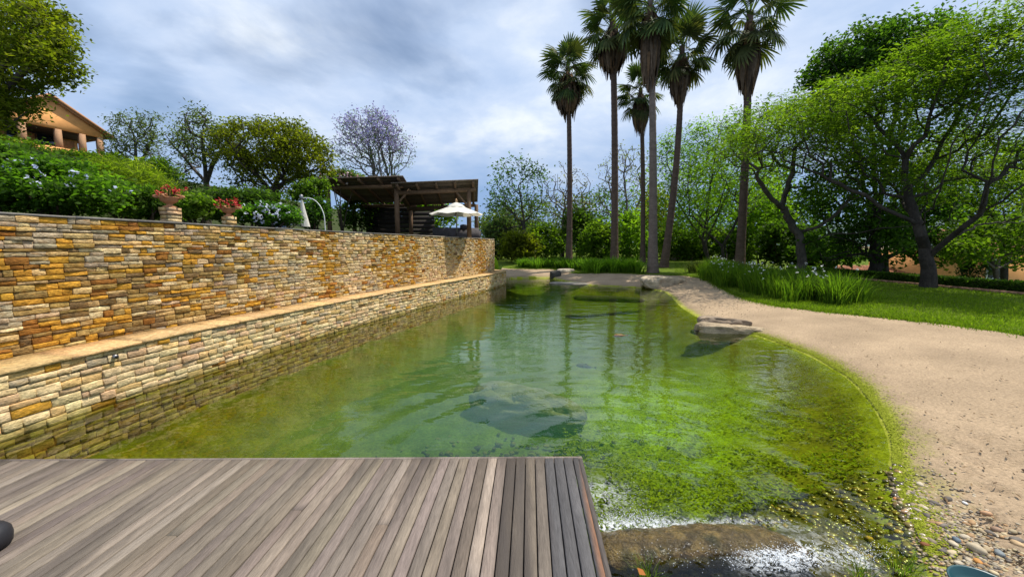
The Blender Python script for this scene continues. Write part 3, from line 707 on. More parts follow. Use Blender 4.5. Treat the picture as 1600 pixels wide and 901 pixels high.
def make_tree(name, label, base, limbs, crowns, R0, leaf, cols, rng, group=None, bf=0.35, bark=(0.10, 0.08, 0.065), r_tip=0.009, cat='tree', sides=6, flowers=None, bare=0.0, branch_n='trunk', gap=.36):
    """crowns: list of (centre, radii, n, shell). leaf: dict(n, L, W, sig, up, droop)"""
    t = thing(name, label, cat, base, group)
    pts = np.concatenate([ellipsoid_pts(rng, c, r, int(n * 1.45), s) for c, r, n, s in crowns])
    keep = pts[:, 2] > base[2] + 0.3; pts = pts[keep]
    sc_ = 1.0 / max(.5, np.mean([min(c[1]) for c in crowns]) * .55)      # clumps and gaps
    o_ = rng.uniform(0, 50, 3); nz_ = fbm(pts[:, 0] * sc_ + pts[:, 2] * .7 * sc_ + o_[0], pts[:, 1] * sc_ - pts[:, 2] * .75 * sc_ + o_[1], 3, 2) + rng.normal(0, .04, len(pts))
    pts = pts[nz_ > np.quantile(nz_, gap)]
    lim = [smooth_line(resample(np.asarray(l, float), 0.35 if R0 > .2 else 0.5), 1) + 0 for l in limbs]
    for k in range(len(lim)): lim[k][1:-1] += rng.normal(0, R0 * 0.16, lim[k][1:-1].shape)
    for k in range(1, len(lim)): pass
    N_, par, path, n0 = grow(lim, pts, bf, rng=rng)
    V, F, r, cnt = skeleton_mesh(N_, par, path, R0, r_tip, sides)
    c = np.asarray(bark)[None] * np.repeat(rng.uniform(.85, 1.15, len(V) // (2 * sides)), 2 * sides)[:, None]
    part(branch_n, V, F, M['bark'], t, c, True)
    # root flare
    tips = np.where((cnt <= leaf.get('cnt', 4)) & (np.arange(len(N_)) >= n0))[0]
    if 'low' in leaf: zr = np.quantile(N_[tips, 2], .42); tips = tips[(N_[tips, 2] > zr) | (rng.random(len(tips)) < leaf['low'])]
    if bare: tips = tips[rng.random(len(tips)) > bare]
    if len(tips):
        k = leaf['n']; q = np.repeat(tips, k); s = np.asarray(leaf['sig'])
        pos = N_[q] + rng.normal(size=(len(q), 3)) * s * .78
        cl = np.repeat(np.clip(rng.normal(.45, .25, len(tips)), 0, 1), k)
        col = palette(rng, len(q), cols, cl)
        V, F, C = leaf_quads(pos, rng, leaf['L'], leaf['W'], leaf.get('up', .5), leaf.get('droop', .2), col, leaf.get('flat'))
        part('crown', V, F, M['leaf'], t, C, False, kind='stuff')
    if flowers:
        cand = tips[N_[tips, 2] > np.quantile(N_[tips, 2], flowers.get('q', .5))]; cand = cand[rng.random(len(cand)) < flowers['frac']]
        q = np.repeat(cand, flowers['n']); pos = N_[q] + rng.normal(size=(len(q), 3)) * flowers['sig']
        V, F, C = leaf_quads(pos, rng, flowers['L'], flowers['L'] * .7, .2, .2, palette(rng, len(q), flowers['cols']))
        part('blossom', V, F, M['petal'], t, C, False, kind='stuff')
    return t
def plant(name, label, c, r, n, L, W, cols, rng, group=None, cat='shrub', lumps=24, up=.5, droop=.2, sig=.22, stems=6, flowers=None, z0=None, shell=.55, flat=None):
    """leafy shrub: lumps of leaves on short stems; c = centre of the leaf mass"""
    c = np.asarray(c, float); r = np.asarray(r, float)
    base = np.array([c[0], c[1], c[2] - r[2] if z0 is None else z0]); t = thing(name, label, cat, base, group)
    lc = ellipsoid_pts(rng, c, r * .88, lumps, shell); lc[:, 2] = np.maximum(lc[:, 2], base[2] + .1)
    k = rng.integers(0, lumps, n); pos = lc[k] + rng.normal(size=(n, 3)) * sig * r * np.array([1, 1, 1.0])
    pos[:, 2] = np.maximum(pos[:, 2], base[2] + 0.02)
    cl = np.clip(rng.normal(.5, .22, lumps), 0, 1)[k]
    V, F, C = leaf_quads(pos, rng, L, W, up, droop, palette(rng, n, cols, cl), flat)
    part('foliage', V, F, M['leaf'], t, C, False, kind='stuff')
    mb = MB()
    for i in range(stems):
        q = lc[rng.integers(0, lumps)]; b0 = base + [rng.uniform(-.15, .15) * r[0], rng.uniform(-.15, .15) * r[1], -.05]
        mid = (b0 + q) / 2 + rng.normal(0, .08, 3) * r
        mb.tube([b0, mid, q], [.03 + .01 * r[2], .02, .01], 5, (0.09, 0.07, 0.05))
    mb.build('stem', M['bark'], t)
    if flowers:
        m = flowers['n']; d = unit(rng.normal(size=(m, 3)) + np.array([0.2, -.9, .3])); fp = c + d * r * rng.uniform(.85, 1.08, (m, 1)); fp[:, 2] = np.maximum(fp[:, 2], base[2] + .1)
        q = np.repeat(fp, flowers.get('k', 6), 0); q = q + rng.normal(size=q.shape) * flowers['s'] * .5
        V, F, C = leaf_quads(q, rng, flowers['s'], flowers['s'] * .8, .3, 0, palette(rng, len(q), flowers['cols']))
        part('flowers', V, F, M['petal'], t, C, False, kind='stuff')
    return t

GREENS = dict(
    acacia=[(.046, .088, .008), (.088, .148, .011), (.135, .198, .018), (.185, .240, .028)],
    dark=[(.026, .056, .009), (.048, .092, .011), (.085, .145, .016)],
    mid=[(.050, .090, .011), (.09, .155, .013), (.15, .215, .02)],
    bright=[(.08, .15, .012), (.14, .24, .017), (.20, .30, .028)],
    olive=[(.065, .080, .009), (.125, .142, .011), (.22, .225, .018)],
    grey=[(.060, .080, .036), (.09, .115, .045), (.13, .16, .06)],
    teal=[(.045, .085, .028), (.07, .125, .038), (.105, .17, .05)])

def build_palms():
    rng = np.random.default_rng(21)
    def fan(droop, cols, fold):
        V = []; F = []; C = []
        # petiole
        pet = 1.0; nseg = 24
        def add(vs, c):
            b = len(V); V.extend(vs); C.extend([c] * len(vs)); F.append([b, b + 1, b + 2, b + 3])
        cg = np.asarray(cols)
        for k in range(4):
            x0, x1 = pet * k / 4, pet * (k + 1) / 4; z = lambda x: 0.10 * math.sin(x * 1.6) - droop * .12 * x * x; w = .03
            add([(x0, -w, z(x0)), (x1, -w, z(x1)), (x1, w, z(x1)), (x0, w, z(x0))], cg[1] * 1.5)
        zb = 0.10 * math.sin(1.6) - droop * .12
        for i in range(nseg):
            a = math.radians(-128 + 256 * (i + .5) / nseg); da = math.radians(256 / nseg) * .55
            R = .98 * (1 - .28 * abs(a) / 2.2) * rng.uniform(.85, 1.08); hang = droop * (.6 + .6 * rng.random())
            c = cg[0] * (1 - .5) + cg[1] * .5 if rng.random() < .6 else cg[rng.integers(0, len(cg))]
            def pt(rho, ang): 
                h = -hang * .62 * rho ** 2.2 - fold * abs(math.sin(ang)) * rho * .5
                return (pet + rho * math.cos(ang) * R, rho * math.sin(ang) * R, zb + h * R)
            zz = .035 if i % 2 else 0
            p = [pt(.02, a), pt(.48, a - da), pt(.48, a + da)]
            add([pt(.02, a - da), pt(.5, a - da), pt(.5, a + da), pt(.02, a + da)], c)
            add([pt(.5, a - da), pt(.8, a - da * .55), pt(.8, a + da * .55), pt(.5, a + da)], c * 1.05)
            add([pt(.8, a - da * .55), pt(1.0, a - da * .05), pt(1.0, a + da * .05), pt(.8, a + da * .55)], c * 1.5 + np.array([.02, .012, 0]))
        return mesh('frond', np.array(V), np.array(F), M['frond'], np.array(C))
    live = [np.array([(.032, .060, .018), (.060, .095, .026), (.10, .13, .04)]), np.array([(.04, .07, .022), (.08, .115, .028), (.14, .15, .04)]), np.array([(.05, .06, .02), (.09, .10, .03), (.15, .14, .05)])]
    metas = [fan(d, live[i % 3], f) for i, (d, f) in enumerate([(.25, .25), (.55, .35), (.8, .4), (.45, .5), (1.0, .4), (.7, .3)])]
    rows = [  # base u, v, depth, crown u, v, crown px width, skirt width, skirt bottom row, trunk px bottom / top, label
        (889, 408, 31, 887, 105, 92, 46, 178, 10, 7, 'tall fan palm standing alone, leftmost and shortest of the clear-trunked palms'),
        (960, 408, 27, 957, 32, 112, 50, 112, 12, 9, 'tall rough-trunked fan palm just left of the tight palm cluster'),
        (1004, 414, 30, 1001, 138, 84, 30, 203, 8, 6, 'slim low-crowned fan palm mostly hidden behind the pale thick trunk'),
        (1020, 425, 22, 1016, -6, 140, 36, 128, 15, 8, 'tallest nearest fan palm with a pale grey trunk at the sand edge'),
        (1037, 420, 25, 1066, 72, 104, 34, 158, 12, 8, 'fan palm leaning right out of the palm cluster'),
        (1156, 412, 23, 1172, 18, 142, 40, 138, 14, 10, 'tall fan palm standing apart behind the white-flowered iris bed')]
    for (bu, bv, Y, cu, cv, cw, sw, sb, tw0, tw1, lab) in rows:
        B = P(bu, bv, Y); B[2] = float(zground(B[0], B[1])) - .05; T_ = P(cu, cv, Y + rng.uniform(-.3, .3))
        t = thing('fan_palm', lab, 'palm tree', B, 'fan palms beyond the pond')
        k = Y / F_PX; h = np.linspace(0, 1, 170); bow = np.array([(bu - cu) * 0.0 + (6 if bu == 1037 else 2), 0, 0]) * k
        pts = B + (T_ - B) * h[:, None] + bow * np.sin(h * math.pi)[:, None]
        r0, r1 = tw0 * k * .46, tw1 * k * .45; rad = r1 + (r0 - r1) * (1 - h) ** 1.3 + r0 * .45 * np.exp(-h * 22); rad = rad * (1 + .05 * np.abs(np.sin(np.arange(170) * 1.05)) + rng.uniform(-.03, .03, 170))
        mb = MB(); c = np.array([.20, .155, .125]) if bu in (1020,) else np.array([.125, .085, .065])
        mb.tube(pts, rad, 12, c); mb.build('trunk', M['palm_bark'], t, True)
        # ragged leaf bases under the crown
        sc = cw * k / 2 / rng.uniform(1.95, 2.12); n = int(rng.integers(29, 40)); lo = rng.uniform(112, 140)
        for i in range(n):
            f = (i + .5) / n; el = math.radians(82 - lo * f ** .9 + rng.uniform(-14, 14)); az = i * 2.39996 + rng.uniform(-.25, .25)
            di = min(int(f * 5.99), 5) if rng.random() < .6 else int(rng.integers(0, 6))
            o = bpy.data.objects.new('frond', metas[di]); COL.objects.link(o); o.parent = t
            d = Vector((math.cos(az) * math.cos(el), math.sin(az) * math.cos(el), math.sin(el)))
            q = d.to_track_quat('X', 'Z'); q = q @ Vector((1, 0, 0)).rotation_difference(Vector((1, 0, 0)))
            o.rotation_mode = 'QUATERNION'; o.rotation_quaternion = q
            o.location = T_ - B - np.array([0, 0, f * 0.75 * sc]); s_ = sc * rng.uniform(.85, 1.1); o.scale = (s_, s_, s_)
        # skirt of dead fronds
        zb = P(sb * 0 + cu, sb, Y)[2]; Rs = sw * k / 2; V = []; F = []; C = []
        top = T_[2] - .35 * sc; H = top - zb
        for i in range(420):
            az = rng.uniform(0, 2 * math.pi); f = rng.random() ** .8; z0 = top - f * H * .55; zl = max(z0 - H * rng.uniform(.35, .75), zb - rng.uniform(-.45, .35) * H * .5)
            prof = lambda z: .74 * Rs * (0.42 + 0.60 * math.sin(math.pi * min(.86, max(0, (top - z) / H * .86)) ** .9))
            rr = rng.uniform(.45, 1.15); w = rng.uniform(.03, .10) * sc; tz = np.linspace(z0, zl, 4)
            cc = np.array([.125, .085, .055]) * rng.uniform(.5, 1.5) * (np.array([1.15, 1.0, .8]) if rng.random() < .3 else 1); b = len(V)
            h_ = (z0 - B[2]) / (T_[2] - B[2]); cxy = B[:2] + (T_[:2] - B[:2]) * h_
            for q, z in enumerate(tz):
                R_ = (0.25 * Rs if q == 0 else prof(z) * rr); a2 = az + rng.uniform(-.06, .06); ww = w * (1, 1.2, .9, .25)[q]
                dx = np.array([math.cos(a2), math.sin(a2)]); tx = np.array([-dx[1], dx[0]])
                V += [(*(cxy + dx * R_ - tx * ww), z), (*(cxy + dx * R_ + tx * ww), z)]; C += [cc, cc]
            for q in range(3): F.append([b + 2 * q, b + 2 * q + 1, b + 2 * q + 3, b + 2 * q + 2])
        part('dead_frond_skirt', np.array(V), np.array(F), M['dry'], t, np.array(C), False, kind='stuff')
build_palms()

def build_acacias():
    rng = np.random.default_rng(31)
    Y = 14.5
    B = GT(1450, 449); Y = B[1]
    def p(u, v, dy=0): return P(u, v, Y + dy)
    limbs = [[B - [0, 0, .1], p(1452, 425), p(1450, 400), p(1442, 375), p(1435, 352)],
             [p(1435, 352), p(1400, 335, 0), p(1359, 312, .4), p(1325, 291, .8), p(1273, 267, 1.2), p(1225, 250, 1.5)],
             [p(1435, 352), p(1424, 320, .4), p(1414, 290, .6), p(1417, 247, .4), p(1387, 213, .8), p(1343, 160, 1.2)],
             [p(1417, 247, .4), p(1440, 215, 0), p(1457, 187, -.5), p(1467, 133, -.8), p(1490, 80, -1)],
             [p(1438, 356), p(1458, 320, -.8), p(1474, 285, -1.4), p(1487, 220, -1.8), p(1520, 190, -2.2), p(1540, 160, -2.4), p(1547, 123, -2.6), p(1530, 70, -2.4)],
             [p(1450, 405), p(1483, 370, -.6), p(1531, 335, -1.4), p(1570, 308, -2), p(1610, 280, -2.6), p(1680, 230, -3)],
             [p(1483, 370, -.6), p(1531, 352, .4), p(1580, 348, .8), p(1640, 340, 1)],
             [p(1531, 335, -1.4), p(1548, 290, -2), p(1553, 233, -2.4), p(1593, 180, -3), p(1640, 120, -3)],
             [p(1438, 356), p(1442, 310, 1.5), p(1470, 260, 2.5), p(1500, 220, 3)],
             [p(1435, 352), p(1410, 310, 1.5), p(1370, 260, 2.5), p(1330, 220, 3)]]
    k = Y / F_PX
    def cr(u, v, rx, rz, n, dy=0, ry=2.2): return (p(u, v, dy), (rx * k, ry, rz * k), n, .1)
    crowns = [cr(1215, 215, 70, 36, 100, 1.5), cr(1300, 170, 80, 40, 150, 1.5), cr(1400, 160, 90, 45, 170, 1, 3), cr(1490, 110, 80, 45, 150, 0, 2.6), cr(1560, 60, 75, 45, 130, -1),
              cr(1590, 150, 80, 50, 140, -1.5), cr(1650, 230, 80, 50, 110, -2), cr(1540, 240, 90, 40, 120, 0, 3), cr(1420, 235, 90, 35, 110, 1.5, 3), cr(1290, 240, 80, 26, 80, 1.5), cr(1640, 320, 60, 30, 40, .5), cr(1460, 70, 40, 20, 25, 0), cr(1370, 290, 90, 26, 60, 1.5), cr(1480, 300, 80, 26, 50, 1), cr(1600, 90, 70, 60, 110, -2)]
    make_tree('acacia_tree', 'large spreading acacia with dark forked trunk on the lawn at right', B, limbs, crowns, 0.24, dict(n=46, L=.18, W=.05, low=.72, sig=(.42, .42, .13), up=1.4, droop=.12, cnt=6, flat=.2), GREENS['acacia'], rng, bf=.28, bark=(.048, .040, .033), r_tip=.006, sides=8, gap=.36)
    B = P(1252, 418, 19); B[2] = float(zground(B[0], B[1])); Y = 19.0
    limbs = [[B - [0, 0, .1], p(1254, 395), p(1248, 365)], [p(1248, 365), p(1236, 345), p(1224, 330), p(1200, 300, -.6), p(1187, 284, -1), p(1172, 250, -1)],
             [p(1224, 330), p(1222, 315, .5), p(1235, 284, .6), p(1240, 250, .6)], [p(1249, 363), p(1285, 350, -.8), p(1318, 325, -1.4), p(1345, 312, -2)],
             [p(1254, 385), p(1290, 367, -.5), p(1342, 362, -1.4), p(1400, 355, -2.2), p(1440, 350, -2.4)]]
    k = Y / F_PX
    crowns = [cr(1165, 240, 50, 40, 90, -.5), cr(1230, 215, 60, 45, 110, 0), cr(1290, 230, 60, 40, 90, .5), cr(1190, 190, 50, 28, 60, 0), cr(1340, 270, 60, 30, 60, -.5), cr(1260, 160, 50, 25, 50, 0)]
    make_tree('acacia_tree', 'smaller acacia with a low crossing limb, behind the iris bed', B, limbs, crowns, 0.25, dict(n=34, L=.22, W=.06, low=.75, sig=(.42, .42, .15), up=1.2, droop=.15, cnt=6, flat=.2), GREENS['acacia'], rng, bf=.3, bark=(.085, .072, .058), r_tip=.009)
build_acacias()

def simple_tree(name, label, u, v_base, Y, blobs, R0, leaf, cols, seed, fork=None, bf=.35, bark=(.10, .08, .065), z_base=None, group=None, hill=False, stems=1, **kw):
    """blobs: (u, v, ru, rv, n) in picture measure at depth Y; real depth radius from ru"""
    rng = np.random.default_rng(seed); k = Y / F_PX
    B = P(u, v_base, Y); zb = z_base if z_base is not None else float((zhill if hill else zground)(B[0], B[1])); B[2] = zb
    crowns = [(P(a, b, Y + rng.uniform(-.5, .5)), (ru * k, max(.8, ru * k * .8), rv * k), n, .15) for a, b, ru, rv, n in blobs]
    ctr = np.average([c[0] for c in crowns], axis=0, weights=[c[2] for c in crowns]); low = min(c[0][2] - c[1][2] for c in crowns)
    limbs = []
    for s in range(stems):
        off = np.array([rng.normal(0, .25), rng.normal(0, .25), 0]) * (s > 0)
        fk = np.array([B[0] * .5 + ctr[0] * .5, B[1], max(low, zb + .5)]) + off * 3 if fork is None else P(fork[0], fork[1], Y) + off * 3
        l = [B - [0, 0, .1] + off, (B + fk) / 2 + rng.normal(0, .06, 3) + off, fk]
        if s == 0: limbs.append(l)
        else: limbs.append([B, *l[1:]])
        for c in crowns: 
            if rng.random() < .9 / stems + .2: limbs.append([fk, (fk + c[0]) / 2 + rng.normal(0, .15, 3), c[0]])
    return make_tree(name, label, B, limbs, crowns, R0, leaf, cols, rng, group, bf, bark, **kw)

def build_trees():
    lf = lambda n, L, W, s, cnt=5, **k: dict(n=n, L=L, W=W, sig=(s, s, s * .8), cnt=cnt, **k)
    # --- right: the tall dark broadleaf behind the acacia
    simple_tree('broadleaf_tree', 'tall dark green broadleaf tree rising behind the spreading acacia', 1366, 446, 19, [(1350, 90, 60, 45, 130), (1310, 120, 45, 45, 90), (1420, 75, 60, 40, 120), (1465, 70, 45, 35, 60), (1380, 180, 110, 70, 160), (1340, 300, 85, 60, 170), (1420, 320, 60, 60, 120), (1300, 380, 40, 35, 60), (1375, 375, 70, 35, 110)], .33,
                lf(44, .17, .12, .32), [(.025, .060, .008), (.05, .105, .012), (.095, .17, .022)], 41, fork=(1368, 350), bark=(.05, .042, .036))
    simple_tree('broadleaf_tree', 'thin second trunk beside the tall dark tree at the hedge', 1385, 444, 19.5, [(1395, 345, 40, 40, 60), (1440, 380, 40, 30, 50)], .17, lf(40, .22, .15, .4), GREENS['dark'], 42, fork=(1386, 370), bark=(.05, .042, .036))
    simple_tree('broadleaf_tree', 'low leafy tree in front of the orange house at right', 1560, 460, 17.5, [(1530, 375, 40, 26, 60), (1580, 365, 50, 30, 80), (1500, 395, 28, 18, 30), (1600, 395, 30, 22, 30)], .14, lf(36, .17, .12, .32), GREENS['mid'], 43, fork=(1555, 420))
    simple_tree('broadleaf_tree', 'mid green leafy tree filling the gap behind the acacia at the right edge', 1570, 448, 21, [(1540, 300, 60, 50, 130), (1610, 270, 60, 60, 130), (1500, 330, 40, 40, 70), (1580, 350, 60, 30, 80), (1500, 250, 45, 45, 70)], .22,
                lf(40, .17, .11, .34), GREENS['mid'], 143, fork=(1570, 380), bark=(.05, .042, .036))
    # --- middle distance
    simple_tree('sparse_tree', 'light airy tree with blue-green leaves right of the parasol', 820, 412, 33, [(810, 290, 45, 42, 190), (790, 320, 30, 32, 90), (840, 325, 22, 35, 70), (775, 355, 16, 18, 30)], .22, lf(10, .26, .14, .45, 3), GREENS['teal'], 44, fork=(818, 350), bark=(.07, .06, .05))
    simple_tree('bare_tree', 'nearly leafless grey tree with mauve haze behind the leftmost palm', 878, 410, 37, [(885, 300, 42, 45, 260), (905, 340, 30, 35, 110)], .2, lf(4, .2, .12, .3, 2), [(.09, .08, .06), (.16, .14, .17), (.2, .2, .12)], 45, fork=(880, 370), bark=(.12, .10, .08), r_tip=.018)
    simple_tree('bare_tree', 'taller thin leafless tree between the palms', 985, 410, 41, [(975, 270, 42, 46, 260), (955, 310, 28, 35, 110), (1005, 300, 25, 45, 100)], .2, lf(4, .22, .12, .3, 2), [(.10, .11, .04), (.16, .18, .06), (.2, .2, .1)], 46, fork=(982, 370), bark=(.15, .125, .10), r_tip=.018)
    simple_tree('feathery_tree', 'feathery bright green tree right of the palm cluster', 1108, 415, 30, [(1070, 245, 45, 40, 150), (1120, 222, 48, 36, 140), (1160, 250, 36, 36, 80), (1055, 310, 35, 45, 90), (1110, 300, 55, 45, 110)], .17, lf(26, .26, .09, .5, 5, up=1.), GREENS['bright'], 47, fork=(1102, 380), stems=2, bark=(.065, .055, .045))
    simple_tree('feathery_tree', 'multi-stemmed dark tree left of the iris bed palm', 1135, 418, 27, [(1110, 290, 50, 50, 110), (1175, 290, 40, 45, 90), (1085, 340, 30, 35, 50)], .14, lf(24, .24, .09, .45, 5, up=1.), GREENS['bright'], 48, fork=(1128, 385), stems=3, bark=(.055, .046, .04))
    # dense growth closing the view behind the palms
    rows = [(780, 372, 26, 30, 34, 'grey', 'grey-green bush just right of the stone wall end'), (812, 385, 30, 24, 30, 'olive', 'low olive bush under the light airy tree'), (850, 380, 34, 28, 35, 'mid', 'rounded bush left of the first palm trunk'),
            (905, 365, 34, 40, 36, 'dark', 'dark tall bush right of the first palm trunk'), (935, 380, 30, 30, 32, 'mid', 'leafy bush left of the rough palm trunk'), (985, 370, 36, 38, 34, 'bright', 'bright leafy bush between the palm trunks'),
            (1020, 350, 30, 55, 38, 'olive', 'yellowish tall bush behind the palm cluster'), (1062, 375, 34, 34, 33, 'mid', 'mid green bush right of the palm cluster'), (1098, 380, 36, 32, 34, 'dark', 'dark bush beneath the feathery tree'),
            (1190, 345, 42, 50, 31, 'bright', 'fresh green bush behind the iris bed palm'), (1230, 380, 46, 32, 27, 'dark', 'dark bush below the smaller acacia'), (1290, 395, 50, 26, 25, 'dark', 'low dark bush left of the two dark trunks'),
            (1150, 385, 34, 28, 32, 'mid', 'bush filling the gap behind the iris bed palm base')]
    for i, (u, v, ru, rv, Y, c, lab) in enumerate(rows):
        k = Y / F_PX; C_ = P(u, v, Y); plant('bush', lab, C_, (ru * k, ru * k * .8, rv * k), 3800, .30, .17, GREENS[c], np.random.default_rng(60 + i), 'bushes behind the palms', z0=float(zground(C_[0], C_[1])), lumps=40, sig=.2, shell=.35)
    for i, (u, v, ru, rv, Y, c, lab) in enumerate([(870, 345, 60, 45, 52, 'grey', 'far grey-green tree crown behind the leafless tree'), (960, 340, 60, 50, 54, 'teal', 'far blue-green tree crown behind the palms'), (1060, 310, 70, 80, 50, 'bright', 'far leafy tree crown behind the feathery tree'), (1160, 295, 60, 80, 46, 'bright', 'far leafy tree crown between acacia and feathery tree'), (1240, 320, 60, 70, 42, 'dark', 'far dark tree crown behind the smaller acacia'), (790, 350, 40, 30, 50, 'grey', 'far grey tree crown above the wall end')]):
        simple_tree('distant_tree', lab, u, 400, Y, [(u, v, ru, rv, 170), (u - ru * .5, v + rv * .4, ru * .6, rv * .6, 60), (u + ru * .5, v + rv * .4, ru * .6, rv * .6, 60)], .22, lf(16, .42, .26, .8, 6), GREENS[c], 80 + i, group='distant trees closing the view')
    # --- left hillside
    simple_tree('leafy_tree', 'large overhanging leafy tree at the top left corner', -75, 300, 10, [(-25, 50, 85, 60, 170), (40, 60, 48, 42, 100), (-15, 140, 62, 40, 150), (70, 95, 32, 24, 60), (-40, -10, 70, 40, 70), (-5, 185, 50, 28, 90), (45, 18, 38, 22, 40), (35, 125, 40, 20, 50)], .2,
                lf(44, .12, .055, .19, 5), [(.06, .085, .008), (.13, .155, .012), (.24, .24, .025)], 51, fork=(-50, 200), hill=True, gap=.5)
    simple_tree('olive_tree', 'grey-green airy tree on the slope right of the hillside house', 215, 290, 21, [(208, 208, 34, 32, 150), (240, 215, 26, 36, 110), (190, 240, 18, 24, 50)], .14, lf(14, .15, .06, .26, 4), GREENS['grey'], 52, fork=(213, 265), hill=True, stems=2, bark=(.06, .055, .05))
    simple_tree('olive_tree', 'slender grey-green tree with clear trunk between the two urns', 322, 332, 14, [(315, 215, 40, 38, 190), (285, 240, 28, 34, 80), (345, 235, 25, 36, 80)], .12, lf(15, .11, .045, .19, 4), GREENS['grey'], 53, fork=(322, 285), hill=True, bark=(.09, .075, .06))
    simple_tree('round_tree', 'dense rounded olive-green tree on the terrace left of the jacaranda', 425, 325, 13, [(425, 225, 66, 36, 220), (380, 235, 48, 40, 150), (470, 245, 44, 36, 150), (420, 270, 70, 28, 120), (360, 260, 28, 26, 50), (495, 265, 22, 22, 40)], .16, lf(34, .095, .05, .15, 5), GREENS['olive'], 54, fork=(425, 300), hill=True, stems=4, bark=(.06, .05, .04))
    simple_tree('jacaranda_tree', 'bare-branched jacaranda with purple blossom above the pergola', 585, 340, 25, [(575, 225, 58, 50, 420), (610, 240, 40, 42, 200), (540, 235, 34, 36, 150), (580, 195, 40, 24, 110)], .24, lf(6, .13, .06, .20, 2), [(.05, .09, .02), (.09, .14, .03), (.14, .18, .05)], 55, fork=(585, 285), hill=True, stems=3, bark=(.15, .135, .115), r_tip=.009, gap=.25,
                flowers=dict(frac=.62, n=15, sig=.20, L=.14, q=.38, cols=[(.33, .29, .56), (.46, .42, .70), (.60, .56, .80)]))
    R = np.random.default_rng
    BL = [(.42, .48, .72), (.58, .64, .84), (.75, .78, .88)]
    def sh(name, lab, u, v, ru, rv, Y, n, L, W, cols, seed, **k):
        kk = Y / F_PX; C_ = P(u, v, Y); return plant(name, lab, C_, (ru * kk, k.pop('ry', .55), rv * kk), n, L, W, cols, R(seed), z0=float(zhill(C_[0], C_[1])) - .03, **k)
    sh('plumbago_bush', 'large glossy green bush with pale blue flowers at the far left wall top', 75, 292, 100, 42, 6.3, 8500, .085, .05, [(.035, .08, .010), (.075, .155, .016), (.14, .25, .025)], 90, ry=.8, lumps=70, sig=.15, shell=.2, flowers=dict(n=26, s=.05, k=5, cols=BL))
    sh('plumbago_bush', 'flower-dotted bush cut by the left edge of the picture', -25, 270, 60, 50, 6.0, 4200, .085, .05, [(.035, .07, .014), (.07, .135, .02), (.12, .20, .035)], 91, ry=.8, lumps=30, sig=.16, flowers=dict(n=34, s=.05, k=5, cols=BL))
    sh('feathery_shrub', 'soft yellow-green feathery shrub between house and first urn', 195, 295, 52, 38, 8.6, 9000, .24, .022, [(.08, .125, .012), (.15, .21, .016), (.25, .29, .04)], 92, ry=.9, lumps=50, sig=.2, droop=-.4)
    sh('feathery_shrub', 'small feathery shrub beside the first urn pedestal', 225, 315, 35, 24, 7.6, 3500, .16, .03, [(.03, .065, .008), (.06, .12, .012), (.11, .18, .03)], 93, ry=.5, lumps=26, sig=.2)
    sh('broad_shrub', 'grey-green cypress-like bush below the hillside house', 40, 254, 60, 18, 12, 6000, .16, .05, [(.03, .06, .02), (.06, .10, .03), (.10, .14, .04)], 94, ry=1.4, lumps=40, sig=.18)
    for i, (u, v, ru, rv, Y, lab) in enumerate([(105, 250, 40, 14, 19, 'low shrub on the slope straight below the hillside house'), (160, 254, 36, 14, 20, 'low shrub on the slope under the airy grey-green tree'), (20, 232, 45, 16, 18, 'low dark shrub on the slope under the overhanging tree'), (240, 268, 40, 18, 18, 'low shrub on the slope behind the feathery shrub')]):
        sh('broad_shrub', lab, u, v, ru, rv, Y, 3600, .15, .07, GREENS['mid'], 130 + i, ry=.9, lumps=30, sig=.2, shell=.3)
    sh('broad_shrub', 'light green leafy shrub between the urns at wall top', 305, 325, 26, 18, 8.0, 1900, .10, .06, [(.07, .13, .012), (.12, .20, .02), (.18, .26, .04)], 95, ry=.35, lumps=22)
    sh('broad_shrub', 'hazy green shrub bank behind the second urn', 380, 320, 70, 24, 11, 5500, .13, .06, [(.03, .06, .012), (.06, .11, .02), (.11, .17, .03)], 96, ry=.8, lumps=40, sig=.2)
    sh('broad_shrub', 'hazy dark green shrub bank behind the first urn', 255, 306, 75, 32, 13, 5500, .15, .06, [(.03, .06, .012), (.05, .095, .02), (.09, .14, .03)], 97, ry=.8, lumps=40, sig=.2)
    sh('plumbago_bush', 'clipped green hedge bush with clustered white-blue flowers near the folded parasol', 420, 336, 44, 19, 8.6, 6000, .085, .05, [(.03, .07, .010), (.06, .14, .016), (.13, .25, .025)], 98, ry=.5, lumps=60, sig=.13, shell=.5, flowers=dict(n=46, s=.05, k=6, cols=[(.55, .6, .78), (.75, .78, .88), (.85, .86, .9)]))
    sh('plumbago_bush', 'dark bush between folded parasol and pergola post', 492, 335, 20, 22, 11.4, 2500, .10, .06, [(.02, .05, .01), (.04, .09, .015), (.07, .14, .02)], 99, ry=.5, lumps=24)
    sh('broad_shrub', 'sunny light green shrub overhanging beside the left pergola post', 485, 298, 30, 16, 12, 2200, .12, .07, [(.06, .11, .012), (.10, .17, .02), (.15, .22, .03)], 100, ry=.5, lumps=20)
    sh('climbing_plant', 'flowering climber spilling over the left pergola roof', 532, 277, 28, 10, 17.0, 1500, .13, .08, [(.05, .09, .02), (.09, .14, .04), (.16, .2, .08)], 101, ry=.5, lumps=18, flowers=dict(n=40, s=.12, k=2, cols=[(.6, .2, .25), (.8, .75, .75), (.7, .4, .45)]))
    sh('broad_shrub', 'dark leafy shrub growing inside the pergola', 560, 332, 28, 26, 20.5, 2200, .18, .1, GREENS['dark'], 102, ry=.5, lumps=20)
    sh('broad_shrub', 'bright leafy shrub behind the open parasol', 672, 335, 34, 28, 22.5, 3200, .2, .12, GREENS['bright'], 103, ry=.8, lumps=26)
    sh('broad_shrub', 'dark green hedge behind the pergola fireplace', 610, 325, 60, 28, 25, 4500, .24, .14, GREENS['mid'], 104, ry=.6, lumps=40)
